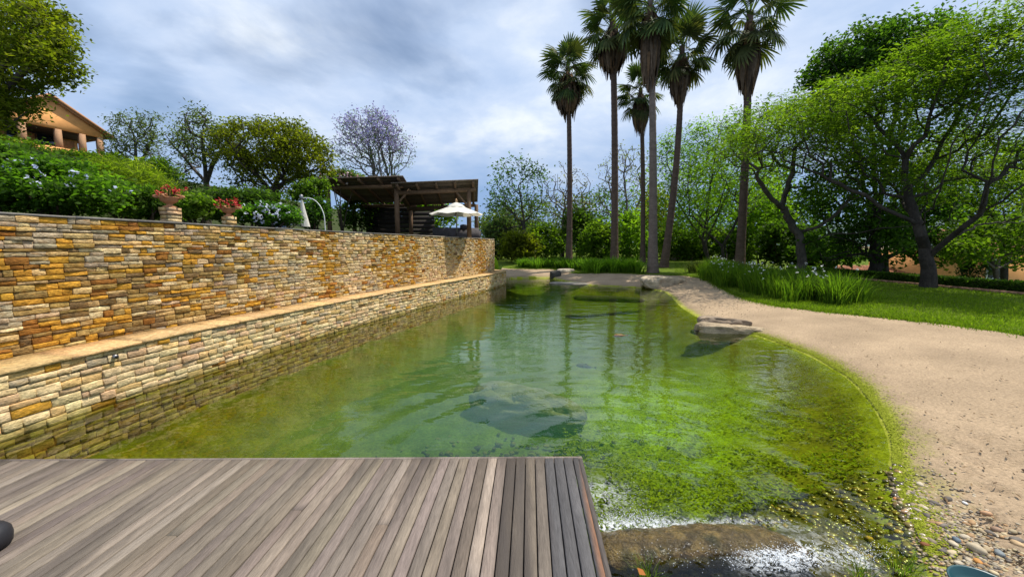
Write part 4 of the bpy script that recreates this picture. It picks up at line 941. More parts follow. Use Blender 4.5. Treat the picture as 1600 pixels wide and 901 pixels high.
    # broad-leaved plant at the end of the wall
    rng = R(105); B = P(776, 424, 23); B[2] = float(zground(B[0], B[1])); t = thing('banana_plant', 'light green broad-leaved plant at the far end of the stone wall', 'plant', B)
    for i in range(7):
        az = rng.uniform(0, 6.28); el = rng.uniform(.5, 1.45); L = rng.uniform(1.1, 1.9); w = .16; s = np.linspace(0, 1, 7)
        d = np.array([math.cos(az), math.sin(az)]); rr = L * s * math.cos(el) + .25 * s ** 2; z = L * s * math.sin(el) - .5 * s ** 3 * L * math.cos(el)
        tn = np.array([-d[1], d[0]]); ww = w * np.sin(np.clip(s * 1.05, .05, 1) ** .7 * math.pi) ** .6
        V = np.concatenate([np.c_[B[:2] + d * rr[:, None] + tn * ww[:, None], B[2] + z + .04], np.c_[B[:2] + d * rr[:, None], B[2] + z], np.c_[B[:2] + d * rr[:, None] - tn * ww[:, None], B[2] + z + .04]])
        F = [[k + 7 * q, k + 1 + 7 * q, k + 8 + 7 * q, k + 7 + 7 * q] for q in (0, 1) for k in range(6)]
        part('leaf', V, np.array(F), M['leaf'], t, np.array([.17, .26, .03]) * rng.uniform(.7, 1.2), True)
build_trees()

# ------------------------------------------------------------------ low plants, lawn
def strap_leaves(rng, base, n, rad, H, w, cols, arch=.5, seg=4):
    b = base + np.c_[rng.normal(0, rad * .45, n), rng.normal(0, rad * .45, n), np.zeros(n)]
    out = unit(np.c_[b[:, :2] - base[:2] + rng.normal(0, rad * .35, (n, 2)), np.zeros(n)]); h = H * rng.uniform(.55, 1.1, n); a = arch * rng.uniform(.3, 1.2, n)
    s = np.linspace(0, 1, seg + 1); q = b[:, None] + out[:, None] * (a * h)[:, None, None] * (s ** 1.8)[None, :, None]
    q[:, :, 2] += (h[:, None] * (s - .35 * a[:, None] * s ** 3)[None, :] if False else h[:, None] * (s[None] - .45 * a[:, None] * s[None] ** 3))
    side = np.stack([-out[:, 1], out[:, 0], np.zeros(n)], 1); th = rng.uniform(0, 6.28, n); side = unit(side + .8 * np.c_[np.cos(th), np.sin(th), np.zeros(n)])
    ww = w * np.array([.7, 1, .9, .6, .05][:seg + 1])
    V = np.stack([q + side[:, None] * ww[None, :, None], q - side[:, None] * ww[None, :, None]], 2).reshape(-1, 3)
    k = (np.arange(n) * 2 * (seg + 1))[:, None] + 2 * np.arange(seg)[None]
    F = np.stack([k, k + 1, k + 3, k + 2], -1).reshape(-1, 4)
    C = np.repeat(palette(rng, n, cols), 2 * (seg + 1), 0)
    return V, F, C, q[:, -1]
def build_low_plants():
    rng = np.random.default_rng(71)
    cols = [(.045, .095, .010), (.080, .145, .013), (.13, .20, .02)]
    def bank(front, back, n):  # points between two ground lines
        a, b = resample(np.array(front), .05), resample(np.array(back), .05); t = np.linspace(0, 1, n)
        A = np.stack([np.interp(t, np.linspace(0, 1, len(a)), a[:, k]) for k in (0, 1)], 1); Bk = np.stack([np.interp(t, np.linspace(0, 1, len(b)), b[:, k]) for k in (0, 1)], 1); return A, Bk
    fr = [GT(u, v)[:2] for u, v in [(1112, 434), (1130, 445), (1152, 455), (1190, 466), (1235, 473), (1275, 476), (1310, 478)]]
    fr = [f + np.array([.35, .45]) for f in fr]
    bk = [f + np.array(o) for f, o in zip(fr, [(1.2, 2.2), (1.6, 2.6), (2.0, 2.8), (2.3, 2.7), (2.1, 2.4), (1.6, 2.0), (.8, 1.4)])]
    A, Bk = bank(fr, bk, 9)
    labs = ['leftmost', 'second', 'third', 'fourth', 'middle', 'fifth', 'sixth', 'seventh', 'rightmost']
    names = ['iris clump at the far left end of the flower bed by the sand', 'iris clump beside the left end of the flower bed', 'iris clump where the sand path bends round the bed', 'short gap-edged iris clump just past the bend of the bed',
             'iris clump in the middle of the white-flowered bed', 'tall iris clump right of the middle of the bed', 'iris clump with scattered white flowers before the dark trees', 'dense iris clump next to the right end of the bed', 'arching iris clump at the right end of the bed on the lawn']
    for i in range(9):
        c = (A[i] + Bk[i]) / 2; base = np.array([c[0], c[1], float(zground(c[0], c[1]))]); t = thing('iris_clump', names[i], 'iris plant', base, 'white irises in the bed by the sand')
        VV = MB(); tipsall = []
        for j in range(27):
            f = rng.random() ** 1.2; p = A[i] * (1 - f) + Bk[i] * f + rng.normal(0, .30, 2); bz = float(zground(p[0], p[1]))
            V, F, C, tp = strap_leaves(rng, np.array([p[0], p[1], bz]), 60, .27, rng.uniform(.74, .98), .011, cols, arch=.38 if i < 8 else .5); VV.add(V, F, C); tipsall.append(tp)
        VV.build('leaves', M['leaf'], t, kind='stuff')
        tp = np.concatenate(tipsall); nf = 13
        sel = tp[rng.integers(0, len(tp), nf)]; sel[:, 2] = base[2] + rng.uniform(.50, 1.0, nf); fl = MB(); stx = MB()
        for p in sel:
            for k in range(5):
                V, F, C = leaf_quads(p[None] + rng.normal(0, .015, (1, 3)), rng, .05, .04, .6, 0, np.array([[.85, .86, .82]])); fl.add(V, F, C)
            stx.tube([p - [0, 0, .5], p], .004, 4, (.06, .11, .02))
        fl.build('flowers', M['petal'], t, kind='stuff'); stx.build('flower_stalks', M['leaf'], t, kind='stuff')
    # dark tussock at left end of the bed
    c = GT(1090, 428); c = c + [0.6, .9, 0]; t = thing('ornamental_grass', 'dark grassy tussock at the far left end of the iris bed', 'grass clump', c)
    V, F, C, _ = strap_leaves(rng, c, 500, .8, .85, .012, [(.03, .045, .012), (.055, .07, .02), (.09, .10, .03)], .6); part('leaves', V, F, M['leaf'], t, C, kind='stuff')
    # agapanthus clumps
    for (u0, u1, v, H, lab) in [(812, 868, 420, .75, 'far dark green agapanthus strip along the sand, left of the first palm'), (872, 935, 423, .85, 'agapanthus clump around the foot of the first palm'), (925, 1008, 428.5, 1.0, 'bright agapanthus clump at the sand edge by the palm cluster')]:
        c = GT((u0 + u1) / 2, v); t = thing('agapanthus_clump', lab, 'agapanthus', c, 'agapanthus along the far bank'); mb = MB(); n = int((u1 - u0) / 2.0)
        for i in range(n):
            p = GT(rng.uniform(u0 + 3, u1 - 3), v); p = p + np.array([0, rng.uniform(.3, 2.4), 0]); p[2] = float(zground(p[0], p[1]))
            V, F, C, _ = strap_leaves(rng, p, 42, .32, H, .026, [(.075, .15, .012), (.12, .22, .018), (.18, .29, .03)] if u1 > 1000 else [(.05, .11, .012), (.08, .155, .016), (.12, .20, .02)], .75); mb.add(V, F, C)
        mb.build('leaves', M['leaf'], t, kind='stuff')
    # lawn blades
    def blades(n, pos, H, w, cols):
        th = rng.uniform(0, 6.28, n); d = np.c_[np.cos(th), np.sin(th), np.zeros(n)]; lean = rng.normal(0, .35, (n, 2)) * H; h = H * rng.uniform(.5, 1.3, n)
        V = np.stack([pos - d * w, pos + d * w, pos + np.c_[lean, h]], 1).reshape(-1, 3); return V, np.arange(3 * n).reshape(n, 3), np.repeat(palette(rng, n, cols), 3, 0)
    n = 150000; f = rng.random(n) ** .55; ang = rng.uniform(.40, 1.02, n); r = 9.0 / (1 - .72 * rng.random(n)); x, y = r * np.sin(ang), r * np.cos(ang)
    m = inside(x, y, LAWN) & (x < 16) & (sdist(x, y) > .3); x, y = x[m], y[m]
    V, F, C = blades(len(x), np.c_[x, y, zground(x, y)], .045, .009, [(.08, .135, .010), (.14, .21, .014), (.20, .26, .024)])
    o = part('lawn_grass', V, F, M['leaf'], None, C, origin=np.zeros(3)); o['kind'] = 'stuff'; tag(o, 'short green grass of the lawn at right', 'grass')
    e = resample(LAWN_L, .004); m = (e[:, 1] > 5.5); e = e[m]; e = np.repeat(e, 3, 0) + rng.normal(0, .10, (len(e) * 3, 2)) ; nn = inside(e[:, 0], e[:, 1], LAWN) | (rng.random(len(e)) < .25); e = e[nn]
    V, F, C = blades(len(e), np.c_[e, zground(e[:, 0], e[:, 1]) - .005], .06, .009, [(.06, .105, .010), (.11, .17, .014), (.17, .22, .025)])
    o = part('verge_grass', V, F, M['leaf'], None, C, origin=np.zeros(3)); o['kind'] = 'stuff'; tag(o, 'longer grass fringe along the sand edge', 'grass')
    # grass tufts by the stream
    for u, v, lab in [(1012, 905, 'small grass tuft in the stream beside the deck corner'), (1345, 905, 'grass tuft at the bottom edge before the white water'), (1410, 893, 'grass tuft on the stream bank left of the teal lid')]:
        p = G(u, v, .02); t = thing('grass_tuft', lab, 'grass clump', p); V, F, C, _ = strap_leaves(rng, p, 60, .07, .13, .0022, [(.06, .11, .012), (.11, .18, .02), (.2, .22, .05)], .9); part('leaves', V, F, M['leaf'], t, C, kind='stuff')
    # hedge and brick edging on the right
    hx0, hx1 = 15.75, 16.55; n = 16000; y = rng.uniform(8, 22, n); x = rng.uniform(hx0, hx1, n); zz = zground(np.full(n, 15.5), y) + rng.uniform(.02, .36, n)
    s = rng.random(n); x = np.where(s < .45, hx0 + rng.normal(0, .03, n), x); zz = np.where(s > .45, np.maximum(zz, zground(np.full(n, 15.5), y) + .30 + rng.normal(0, .025, n)), zz)
    t = thing('clipped_hedge', 'low clipped green hedge along the brick lawn edging at right', 'hedge', [16.1, 14, .45])
    V, F, C = leaf_quads(np.c_[x, y, zz], rng, .075, .05, .5, 0, palette(rng, n, [(.025, .055, .008), (.05, .10, .012), (.09, .16, .02)])); part('foliage', V, F, M['leaf'], t, C, kind='stuff')
    mb = MB(); mb.box([(hx0 + hx1) / 2, 15, .55], (hx1 - hx0 - .16, 14, .42), (.03, .035, .012)); mb.build('twigs', M['bark'], t)
    t = thing('brick_edging', 'row of orange bricks edging the lawn before the clipped hedge', 'edging', [15.4, 14, .45]); y = 9.0
    while y < 19.5:
        z = float(zground(15.4, y)); mb = MB(); mb.box([15.4 + rng.normal(0, .006), y, z + .03], (.11, .215, .09), np.array([.36, .20, .12]) * rng.uniform(.75, 1.2)); mb.build('brick', M['brickwork'], t, origin='c'); y += .226
build_low_plants()

# ------------------------------------------------------------------ rocks, pebbles, weir, foam
def rock_mesh(c, size, rng, rz=0, nu=26, nv=16, taper=0.0, ridge=.10, flat=.0, lobes=1.0, smooth=False, e=1.0):
    u = np.linspace(0, math.pi, nu)[:, None]; v = (np.arange(nv) * 2 * math.pi / nv)[None]
    sp = lambda a, e: np.sign(a) * np.abs(a) ** e
    x = -sp(np.cos(u), .7 * e ** .3) + 0 * v; rr = sp(np.sin(u), .42 * e)
    y = rr * sp(np.cos(v), .5 * e); z = rr * sp(np.sin(v), .5 * e)
    ox, oy = rng.uniform(0, 99, 2)
    n = fbm(x * 1.6 * lobes + ox, np.cos(v) * 1.4 + np.sin(v) * 1.1 + oy, 5, 4) - .5
    cr = 1 - np.abs(2 * fbm(x * .9 + ox, np.cos(v) * 3.2 + np.sin(v) * 2.6 + oy + .35 * x, 9, 3) - 1); cr = sstep(.86, 1.0, cr)      # long cracks
    st = np.floor((z + .25 * n) * 4) / 4 - z                                                                                 # bedding layers
    k = 1 + ridge * 2.0 * n - ridge * 1.3 * cr + ridge * .9 * st
    tp = 1 - taper * (x * .5 + .5)
    V = np.stack([x * size[0] * (1 + .12 * n), y * size[1] * k * tp, z * size[2] * k * tp + (-(x * .5 + .5) * taper * size[2] * .3)], -1).reshape(-1, 3)
    cc, ss = math.cos(rz), math.sin(rz); V = V @ np.array([[cc, -ss, 0], [ss, cc, 0], [0, 0, 1]]).T + np.asarray(c)
    i = np.arange(nu - 1)[:, None] * nv; j = np.arange(nv)[None]; j2 = (j + 1) % nv
    return V, np.stack([i + j, i + j2, i + nv + j2, i + nv + j], -1).reshape(-1, 4)
def build_rocks():
    rng = np.random.default_rng(81)
    def rock(name, lab, c, size, rz, col, mat='rock', **k):
        V, F = rock_mesh(c, size, rng, rz, **k); n = fbm(V[:, 0] * 5, V[:, 1] * 5 + V[:, 2] * 3, 3)
        o = part(name, V, F, M[mat], None, np.asarray(col) * (.75 + .5 * n)[:, None], mat == 'wet' or k.get('smooth', False)); tag(o, lab, 'rock'); return o
    a, b = G(1098, 512, .1), G(1243, 519, .05); mid = (a + b) / 2; L = np.linalg.norm(b - a) / 2; rz = math.atan2(*(b - a)[[1, 0]])
    rock('long_rock', 'long pale weathered rock tapering into the sand at the water edge', mid + [0, .16, -.08], (L * 1.04, .36, .26), rz, (.36, .28, .18), nu=60, nv=30, taper=.62, ridge=.2)
    rock('long_rock', 'smaller dark-cracked slab lying behind the long pale rock', mid + [-.25, .52, .08], (L * .62, .18, .17), rz + .05, (.26, .20, .14), nu=44, nv=20, taper=.5, ridge=.25)
    a, b = G(1014, 449, .05), G(1056, 440, .3); mid = (a + b) / 2
    rock('boulder', 'pale flat-topped boulder overhanging the far water edge', mid + [0.15, .2, .10], (1.15, .6, .36), .35, (.44, .36, .25), nu=44, nv=26, ridge=.2, taper=.3)
    p = P(868, 428, 23.5); p[2] = .18
    rock('boulder', 'dark rounded stone at the water edge near the far bank', p, (.32, .3, .32), .2, (.07, .065, .055))
    p = P(884, 425, 24.5); p[2] = .35; rock('boulder', 'small pale stone behind the dark rounded stone', p, (.55, .35, .2), .4, (.42, .36, .27))
    a, b = G(866, 441), G(922, 445); rock('flat_slab', 'grey flat slab lying half in the water at the far bank', (a + b) / 2, (1.15, .5, .06), -.2, (.28, .25, .20), ridge=.06)
    p = GT(1064, 414); p = P(1064, 411, 33); p[2] = 1.0; rock('boulder', 'tan boulder under the bushes right of the palm cluster', p, (.9, .5, .55), 0, (.45, .33, .24))
    # under water
    a, b = G(738, 578, -.3), G(935, 640, -.3); mid = (a + b) / 2
    rock('sunken_boulder', 'large bluish grey boulder sunk in the middle of the pond', [mid[0], mid[1] + .1, -.66], (1.0, .50, .40), -.42, (.19, .18, .185), nu=60, nv=36, ridge=.22, taper=.25, e=1.9, smooth=True)
    a, b = G(915, 459), G(990, 466); rock('sunken_boulder', 'dark sunken slab below the far bank', [*((a + b) / 2)[:2], -.12], (1.35, .35, .1), -.25, (.03, .03, .02))
    p = G(1092, 516); rock('sunken_boulder', 'dark wet stone at the nose of the long pale rock', [p[0] - .05, p[1], -.04], (.13, .10, .05), .2, (.04, .04, .04), 'wet')
    # weir hump
    cl = smooth_line(resample(np.array([G(u, v, .05) for u, v in [(925, 852), (1000, 842), (1065, 835), (1130, 831), (1195, 833), (1250, 846), (1285, 862)]]), .02), 6); m_ = len(cl); nv_ = 22; th = np.linspace(-.35, math.pi + .35, nv_); ss = np.linspace(0, 1, m_)
    env = np.clip(np.minimum(ss * 14, (1 - ss) * 5), 0, 1) ** .6; tn = np.gradient(cl, axis=0); tn = unit(tn); pn = np.stack([-tn[:, 1], tn[:, 0], 0 * tn[:, 0]], 1); V = np.zeros((m_, nv_, 3))
    for q in range(nv_):
        rr = 1 + .35 * (fbm(ss * 9 + 4, np.full(m_, th[q] * 1.6), 11) - .5) + .2 * (fbm(ss * 40, np.full(m_, th[q] * 5), 12) - .5)
        V[:, q] = cl + pn * (math.cos(th[q]) * .15 * rr * env)[:, None]; V[:, q, 2] = -.045 + (math.sin(th[q]) * .105 * rr * env)
    i_ = np.arange(m_ - 1)[:, None] * nv_; j_ = np.arange(nv_ - 1)[None]; F = np.stack([i_ + j_, i_ + j_ + 1, i_ + nv_ + j_ + 1, i_ + nv_ + j_], -1).reshape(-1, 4)
    V = V.reshape(-1, 3); n_ = fbm(V[:, 0] * 9, V[:, 1] * 14, 31)[:, None]; mo = sstep(.5, .72, fbm(V[:, 0] * 5 + 7, V[:, 1] * 9, 33))[:, None]
    col = np.array([.12, .08, .022]) * (.25 + 1.2 * n_) * (1 - mo) + np.array([.05, .045, .012]) * mo
    tag(part('weir_stone', V, F, M['mossy'], None, col, True), 'smooth brown mossy stone lip the stream pours over beside the deck', 'rock')
    # fish
    def fish(lab, u, v, z, L, col, rz):
        p = G(u, v, z); s = np.linspace(0, 1, 12); w = L * .11 * np.sin(np.clip(s * 1.1, 0, 1) ** .7 * math.pi) ** .8 + .004; pts = np.c_[(s - .5) * L, .03 * L * np.sin(s * 5), 0 * s]
        cc, ss = math.cos(rz), math.sin(rz); R_ = np.array([[cc, -ss, 0], [ss, cc, 0], [0, 0, 1]]); t = thing('fish', lab, 'fish', p, 'koi in the pond')
        mb = MB(); mb.tube(pts @ R_.T + p, w, 10, col); mb.build('body', M['wet'], t, True)
        V = np.array([[.46, 0, 0], [.62, .01, .09], [.57, 0, 0], [.62, -.01, -.08]]) * L; mb = MB(); mb.add(V @ R_.T + p, np.array([[0, 1, 2, 3]]), col); mb.build('tail', M['wet'], t)
        V = np.array([[-.1, 0, .10], [.05, 0, .17], [.2, 0, .08]]) * L; mb = MB(); mb.add(V @ R_.T + p, np.array([[0, 1, 2]]), col); mb.build('fin', M['wet'], t)
    fish('dark fish swimming above the sunken boulder', 914, 572, -.06, .32, (.02, .025, .03), -.45); fish('small orange fish near the middle of the pond', 969, 524, -.05, .30, (.5, .12, .02), .1)
build_rocks()

def pebble_mesh(rng, k=1):
    t = (1 + 5 ** .5) / 2
    V = np.array([[-1, t, 0], [1, t, 0], [-1, -t, 0], [1, -t, 0], [0, -1, t], [0, 1, t], [0, -1, -t], [0, 1, -t], [t, 0, -1], [t, 0, 1], [-t, 0, -1], [-t, 0, 1]], float) / 1.902
    F = np.array([[0, 11, 5], [0, 5, 1], [0, 1, 7], [0, 7, 10], [0, 10, 11], [1, 5, 9], [5, 11, 4], [11, 10, 2], [10, 7, 6], [7, 1, 8], [3, 9, 4], [3, 4, 2], [3, 2, 6], [3, 6, 8], [3, 8, 9], [4, 9, 5], [2, 4, 11], [6, 2, 10], [8, 6, 7], [9, 8, 1]])
    return V, F
def build_pebbles():
    rng = np.random.default_rng(91); BV, BF = pebble_mesh(rng)
    # one subdivision for roundness
    e = {}; V = BV.tolist(); F = []
    def midp(a, b):
        k = (min(a, b), max(a, b))
        if k not in e: v = np.array(V[a]) + np.array(V[b]); V.append((v / np.linalg.norm(v)).tolist()); e[k] = len(V) - 1
        return e[k]
    for a, b, c in BF: ab, bc, ca = midp(a, b), midp(b, c), midp(c, a); F += [[a, ab, ca], [b, bc, ab], [c, ca, bc], [ab, bc, ca]]
    SV, SF = np.array(V), np.array(F)
    cols = np.array([(.44, .35, .21), (.38, .29, .17), (.27, .21, .14), (.45, .36, .20), (.18, .15, .12), (.38, .23, .11), (.36, .30, .21), (.13, .11, .09), (.50, .42, .30)])
    def one(p, r, col, mb):
        M_ = np.diag(r); rz = rng.uniform(0, 3.14); c, s = math.cos(rz), math.sin(rz)
        V = SV * (1 + .10 * rng.normal(size=(len(SV), 1))) if False else SV + .08 * np.sin(SV[:, [1, 2, 0]] * 3 + rng.uniform(0, 6, 3))
        V = V * r; V = V @ np.array([[c, -s, 0], [s, c, 0], [0, 0, 1]]).T + p; mb.add(V, SF, col)
    def spot():
        # bank of stones between the sand and the stream mouth
        t = rng.random(); a = np.array([1395, 752]) * (1 - t) + np.array([1560, 905]) * t; w = 18 + 70 * t
        return a[0] + rng.normal(0, w * .55) + 10 * t, a[1] + rng.normal(0, 14)
    special = [(1494, 844, .045, (.13, .17, .20), 'blue-grey oval pebble in the middle of the stone bank'), (1446, 845, .042, (.20, .07, .02), 'rusty brown wet stone at the edge of the pale green shallow'), (1528, 880, .04, (.55, .25, .06), 'bright orange stone next to the teal lid'),
               (1557, 838, .05, (.30, .19, .12), 'large brown stone on the upper right of the stone bank'), (1540, 812, .05, (.48, .28, .15), 'orange-tan stone at the top of the stone bank'), (1507, 792, .03, (.7, .7, .68), 'white stone glinting at the top of the stone bank'),
               (1560, 872, .05, (.20, .22, .22), 'grey smooth stone right of the bright orange stone'), (1490, 850, .045, (.55, .46, .32), 'cream round stone beside the blue-grey pebble'), (1588, 862, .05, (.50, .34, .18), 'tan stone at the right edge of the stone bank'), (1524, 862, .075, (.44, .36, .24), 'broad flat tan stone half sunk in the gravel'),
               (1400, 770, .03, (.5, .2, .06), 'orange wet pebble at the waterline below the algae rim'), (1363, 808, .04, (.45, .26, .05), 'golden stone in the stream water'), (1598, 752, .03, (.14, .09, .06), 'small dark stone lying alone on the sand at right'), (1497, 772, .018, (.09, .06, .05), 'tiny dark stone alone on the sand above the stone bank')]
    for u, v, r, c, lab in special:
        p = G(u, v, 0.05); p[2] = float(zground(p[0], p[1])) + r * .25; r *= .52; mb = MB(); one(p, np.array([r * 1.25, r * .9, r * .6]), np.array(c), mb); tag(mb.build('pebble', M['pebble'], None, True), lab, 'pebble')
    for i in range(120):
        u, v = spot(); p = G(u, v, .05)
        if not (.5 < p[0] < 6): continue
        r = rng.uniform(.010, .024) * (.8 + .5 * rng.random()); p[2] = float(zground(p[0], p[1])) + r * .2; mb = MB(); ci = int(rng.integers(0, 9)); one(p, np.array([r * 1.3, r * rng.uniform(.7, 1), r * .6]), cols[ci] * rng.uniform(.75, 1.2), mb)
        wet = float(sdist(p[:1], p[1:2])[0]) < 0.05
        tone = ('cream', 'tan', 'brown', 'cream', 'dark brown', 'rust coloured', 'tan', 'dark brown', 'cream')[ci]; wh = 'wet in the shallow water' if wet else 'dry on the sandy bank'
        tag(mb.build('pebble', M['wet' if wet else 'pebble'], None, True), f'small rounded {tone} pebble lying {wh} beside the stream', 'pebble', f'{tone} pebbles {wh}')
    mb = MB()
    def small(u, v, r, col):
        p = G(u, v, .05); p[2] = float(zground(p[0], p[1])) + r * .2; V = BV * np.array([1.2, .9, .6]) * r; mb.add(V + p, BF, col)
    for i in range(2600):
        u, v = spot(); u += rng.normal(0, 25); v += rng.normal(0, 14); small(u, v, rng.uniform(.004, .014), cols[rng.integers(0, 9)] * rng.uniform(.8, 1.1))
    o = mb.build('gravel', M['pebble'], None, True, origin=np.zeros(3)); o['kind'] = 'stuff'; tag(o, 'fine gravel between the pebbles of the bank', 'gravel')
    mb = MB()
    for i in range(1500):  # coarse grit on the sand
        if i < 700: u, v = rng.normal(1120, 40), rng.normal(478, 12)
        else: u, v = rng.uniform(1050, 1640), 440 + rng.random() ** .7 * 420
        p = G(u, v, .2); x, y = p[:2]
        if float(sdist(np.array([x]), np.array([y]))[0]) < .12 or inside(np.array([x]), np.array([y]), LAWN)[0]: continue
        r = rng.uniform(.0025, .006) * (1 + y * .09); mb.add(BV * np.array([1.2, .9, .6]) * r + [x, y, float(zground(x, y)) + r * .2], BF, cols[rng.integers(0, 8)] * rng.uniform(.75, 1.1))
    o = mb.build('sand_grit', M['pebble'], None, True, origin=np.zeros(3)); o['kind'] = 'stuff'; tag(o, 'scattered grit and small stones on the sand', 'gravel')
    q = []
    while len(q) < 150:
        u, v = rng.uniform(1040, 1640), 436 + rng.random() ** .8 * 330; p = G(u, v, .2)
        if float(sdist(p[:1], p[1:2])[0]) > .2 and not inside(p[:1], p[1:2], LAWN)[0]: q.append([p[0], p[1], float(zground(p[0], p[1])) + .022])
    V, F, C = leaf_quads(np.array(q), rng, .055, .016, 3, 0, palette(rng, 150, [(.07, .045, .025), (.16, .10, .05), (.26, .17, .08)]), .1)
    o = part('leaf_litter', V, F, M['petal'], None, C, origin=np.zeros(3)); o['kind'] = 'stuff'; tag(o, 'dry leaf bits and twigs lying on the sand', 'litter')
    # stream bed cobbles
    mb = MB(); wc = np.array([(.10, .075, .03), (.14, .11, .03), (.20, .15, .04), (.07, .055, .03), (.26, .17, .05), (.12, .12, .03)])
    for i in range(1500):
        u, v = rng.uniform(950, 1420), rng.uniform(742, 930); p = G(u, v, -.08); x, y = p[:2]
        if float(sdist(np.array([x]), np.array([y]))[0]) > .05: continue
        r = rng.uniform(.010, .028); one(np.array([x, y, float(zground(x, y)) + r * .15]), np.array([r * 1.3, r, r * .65]), wc[rng.integers(0, 6)] * rng.uniform(.7, 1.2), mb)
    o = mb.build('stream_cobbles', M['wet'], None, True, origin=np.zeros(3)); o['kind'] = 'stuff'; tag(o, 'wet brown cobbles on the shallow stream bed', 'gravel')
    # algae tufts on the bed
    n = 15000; u = rng.uniform(880, 1400, n); v = 560 + rng.random(n) ** .8 * 220; q = np.array([G(a, b, -.3) for a, b in zip(u, v)]); sd = sdist(q[:, 0], q[:, 1]); dens = fbm(q[:, 0] * 2.2, q[:, 1] * 2.2, 6)
    m = (sd < -.12 - .7 * rng.random(n) ** 2) & (dens + .15 * rng.random(n) > .5); q = q[m]; q[:, 2] = zground(q[:, 0], q[:, 1]) + rng.uniform(.0, .10, len(q)); q[:, 2] = np.minimum(q[:, 2], -.03)
    V, F, C = leaf_quads(q, rng, .055, .018, 1.4, .05, palette(rng, len(q), [(.12, .16, .006), (.20, .26, .008), (.31, .36, .02)]), .4)
    o = part('water_weed', V, F, M['algae'], None, C, origin=np.zeros(3)); o['kind'] = 'stuff'; tag(o, 'bright green algae tufts under the water at right', 'algae')
    # algae specks drying on the sand beside the rim
    e = resample(SHORE, .01); e = e[(e[:, 1] < 10) & (e[:, 1] > 2.2)]; n = 15000; k = rng.integers(0, len(e), n); a = np.abs(rng.normal(0, .14, n)) * rng.uniform(.3, 1.3, n)
    x = e[k, 0] + a * .9 + rng.normal(0, .02, n); y = e[k, 1] + a * rng.uniform(-.3, .9, n); m = sdist(x, y) > .0; x, y = x[m], y[m]
    V, F, C = leaf_quads(np.c_[x, y, zground(x, y) + .012], rng, .018, .014, 3, 0, palette(rng, len(x), [(.17, .20, .012), (.28, .32, .02), (.38, .40, .05)]), .1)
    o = part('algae_specks', V, F, M['algae'], None, C, origin=np.zeros(3)); o['kind'] = 'stuff'; tag(o, 'green algae specks drying on the sand beside the water rim', 'algae')
    # dark litter on the pond floor
    mb = MB()
    for i in range(420):
        u, v = rng.normal(800, 90), rng.normal(690, 22); p = G(u, v, -.5)
        if p[1] < 3.0: continue
        r = rng.uniform(.01, .04); one(np.array([p[0], p[1], float(zground(p[0], p[1])) + .02]), np.array([r * 1.3, r, r * .6]), np.array([(.05, .05, .04), (.09, .11, .03), (.12, .12, .06)][rng.integers(0, 3)]), mb)
    o = mb.build('pond_stones', M['bed'], None, True, origin=np.zeros(3)); o['kind'] = 'stuff'; tag(o, 'dark stones and litter on the pond floor before the deck', 'gravel')
build_pebbles()

